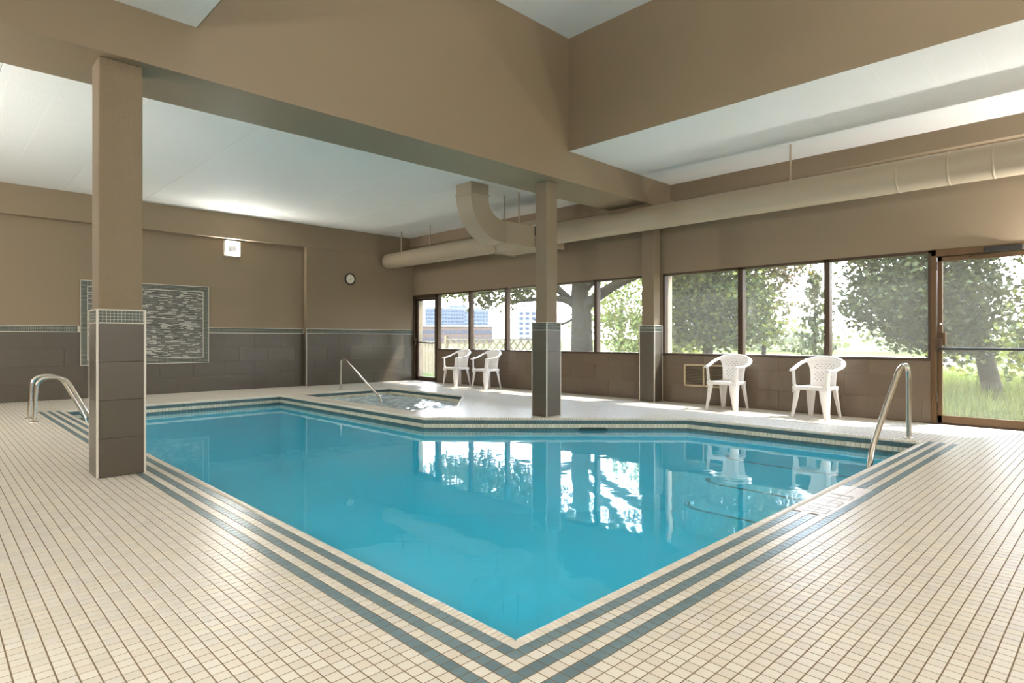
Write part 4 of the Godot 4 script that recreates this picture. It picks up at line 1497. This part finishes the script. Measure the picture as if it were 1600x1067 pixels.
	tree("drooping_tree", "drooping tree with lit leaves behind the glass door", Vector3(13.6, -0.12, 0.4), [[Vector3(0.2, 0, 0.9), Vector3(0, 1.6, 0.7), Vector3(-0.2, 3.6, 0.2)], 0.16, 0.09],
		[[[Vector3(0, 1.5, 0.7), Vector3(-0.3, 2.0, -0.4), Vector3(-0.4, 2.1, -1.8)], 0.05, 0.015], [[Vector3(0, 1.1, 0.7), Vector3(-0.2, 1.3, 0.0), Vector3(-0.5, 1.2, -1.0)], 0.04, 0.012]],
		[[Vector3(-0.2, 3.0, 0), Vector3(1.2, 1.2, 1.6), 1.2], [Vector3(-0.3, 1.9, -0.4), Vector3(1.0, 0.7, 1.3), 0.9], [Vector3(-0.3, 1.25, -0.6), Vector3(0.9, 0.45, 1.3), 0.45], [Vector3(0, 4.6, 0), Vector3(1.6, 1.2, 1.9), 0.8]], 20000, 0.115, deep + lit, "trees outside the windows")
	tree("low_shrub", "low sunlit shrub in the grass outside the glass door", Vector3(16.5, -0.12, -0.6), [[Vector3(0, 0, 0), Vector3(0, 0.4, 0), Vector3(0, 0.8, 0)], 0.05, 0.02], [],
		[[Vector3(0, 0.8, 0), Vector3(1.2, 0.7, 2.6), 1.0]], 2200, 0.15, lit, "trees outside the windows")
	tree("far_hedge_tree", "pale distant trees along the road in the middle window", Vector3(60, -0.12, -26), [[Vector3(0, 0, 0), Vector3(0, 1, 0), Vector3(0, 2, 0)], 0.2, 0.1], [],
		[[Vector3(0, 1.6, 0), Vector3(3, 1.6, 9), 1.0], [Vector3(0, 1.6, 16), Vector3(3, 1.2, 8), 0.8]], 3000, 0.5, [Color(0.12, 0.13, 0.075), Color(0.15, 0.15, 0.09)], "trees outside the windows")
	fence()
	far_buildings()

func fence() -> void:
	# board fence behind the corner door, lattice-topped rail fence behind the far windows
	var f := base("board_fence", Vector3(12.5, -0.12, -17.1))
	tag(f, "pale wooden board fence seen through the narrow corner door", "fence")
	for i in 9:
		var z := -1.0 + i * 0.2
		put(box_mesh(Vector3(-0.01, 0.02, z), Vector3(0.012, 1.12 + 0.01 * (i % 2), z + 0.17), 0.004), "board", M.board, f)
	for y in [0.25, 0.95]:
		put(box_mesh(Vector3(0.012, y, -1.05), Vector3(0.05, y + 0.08, 0.8), 0.004), "rail", M.board, f)
	var l := base("lattice_fence", Vector3(12.5, -0.12, -13.6))
	tag(l, "wooden fence with criss-cross lattice seen through the far windows", "fence")
	for z in [-2.35, -1.0, 0.6, 2.2]:
		put(box_mesh(Vector3(-0.05, 0, z - 0.06), Vector3(0.05, 1.30, z + 0.06), 0.006), "post", M.board, l)
	for y in [0.55, 1.16]:
		put(box_mesh(Vector3(-0.03, y, -2.3), Vector3(0.03, y + 0.05, 2.2), 0.004), "rail", M.board, l)
	for s in [-1.0, 1.0]:
		for i in 18:
			var z := -2.7 + i * 0.30
			var st := begin()
			var a := Vector3(0.012 * s, 0.60, z)
			var b := Vector3(0.012 * s, 1.16, z + 0.56 * s)
			if s < 0: a.z += 0.2; b.z += 0.2
			var lo := -2.35
			var hi := 2.2
			if minf(a.z, b.z) < lo or maxf(a.z, b.z) > hi: continue
			var w := Vector3(0, 0.016, -0.016 * s)
			var t := Vector3(0.008, 0, 0)
			quad(st, a - w - t, b - w - t, b + w - t, a + w - t)
			quad(st, b - w + t, a - w + t, a + w + t, b + w + t)
			quad(st, a + w - t, b + w - t, b + w + t, a + w + t)
			quad(st, a - w + t, b - w + t, b - w - t, a - w - t)
			build(st, "lattice_slat", M.board, l)
	for i in 24:
		var z := -2.3 + i * 0.187
		put(box_mesh(Vector3(-0.01, 0.02, z), Vector3(0.012, 0.56, z + 0.17), 0.004), "board", M.board, l)

func far_buildings() -> void:
	# placed along the directions seen through the far windows; local +z faces the pool hall
	building("apartment_block", "blue grey apartment block on the skyline through the far windows", 712, 400.0, 40.0, 21.0, 9, 22, M.far_wall)
	building("office_slab", "darker slab block right of the apartment block on the skyline", 744, 380.0, 15.0, 19.0, 8, 8, M.far_wall)
	building("pale_tower", "pale tower block on the skyline left of the middle column", 824, 300.0, 9.0, 15.5, 6, 3, M.far_wall_pale)
	building("brick_row", "long low brown brick building below the skyline", 700, 150.0, 22.0, 4.2, 2, 20, M.far_brick)

func building(called: String, label: String, px: float, dist: float, wide: float, high: float, floors: int, bays: int, m: Material) -> void:
	var a := deg_to_rad(YAW) + atan((px - 800.0) / FOCAL)
	var at := Vector3(sin(a), 0, -cos(a)) * dist
	var b := base(called, Vector3(at.x, -0.12, at.z), -a)
	tag(b, label, "building")
	put(box_mesh(Vector3(-wide / 2, 0, -8), Vector3(wide / 2, high, 0)), "wall", m, b)
	put(box_mesh(Vector3(-wide / 2 - 0.2, high, -8.2), Vector3(wide / 2 + 0.2, high + 0.5, 0.2)), "roof", M.far_wall_pale, b)
	if called == "apartment_block":
		put(box_mesh(Vector3(-4, high + 0.5, -7), Vector3(7, high + 2.5, -1)), "roof_house", m, b)
	var fh := high / (floors + 0.3)
	var bw := wide / bays
	var pane := box_mesh(Vector3(-bw * 0.3, 0, 0), Vector3(bw * 0.3, fh * 0.5, 0.12))
	for f in floors:
		for k in bays:
			put(pane, "window", M.far_glass, b, Vector3(-wide / 2 + (k + 0.5) * bw, fh * (f + 0.35), 0.0))
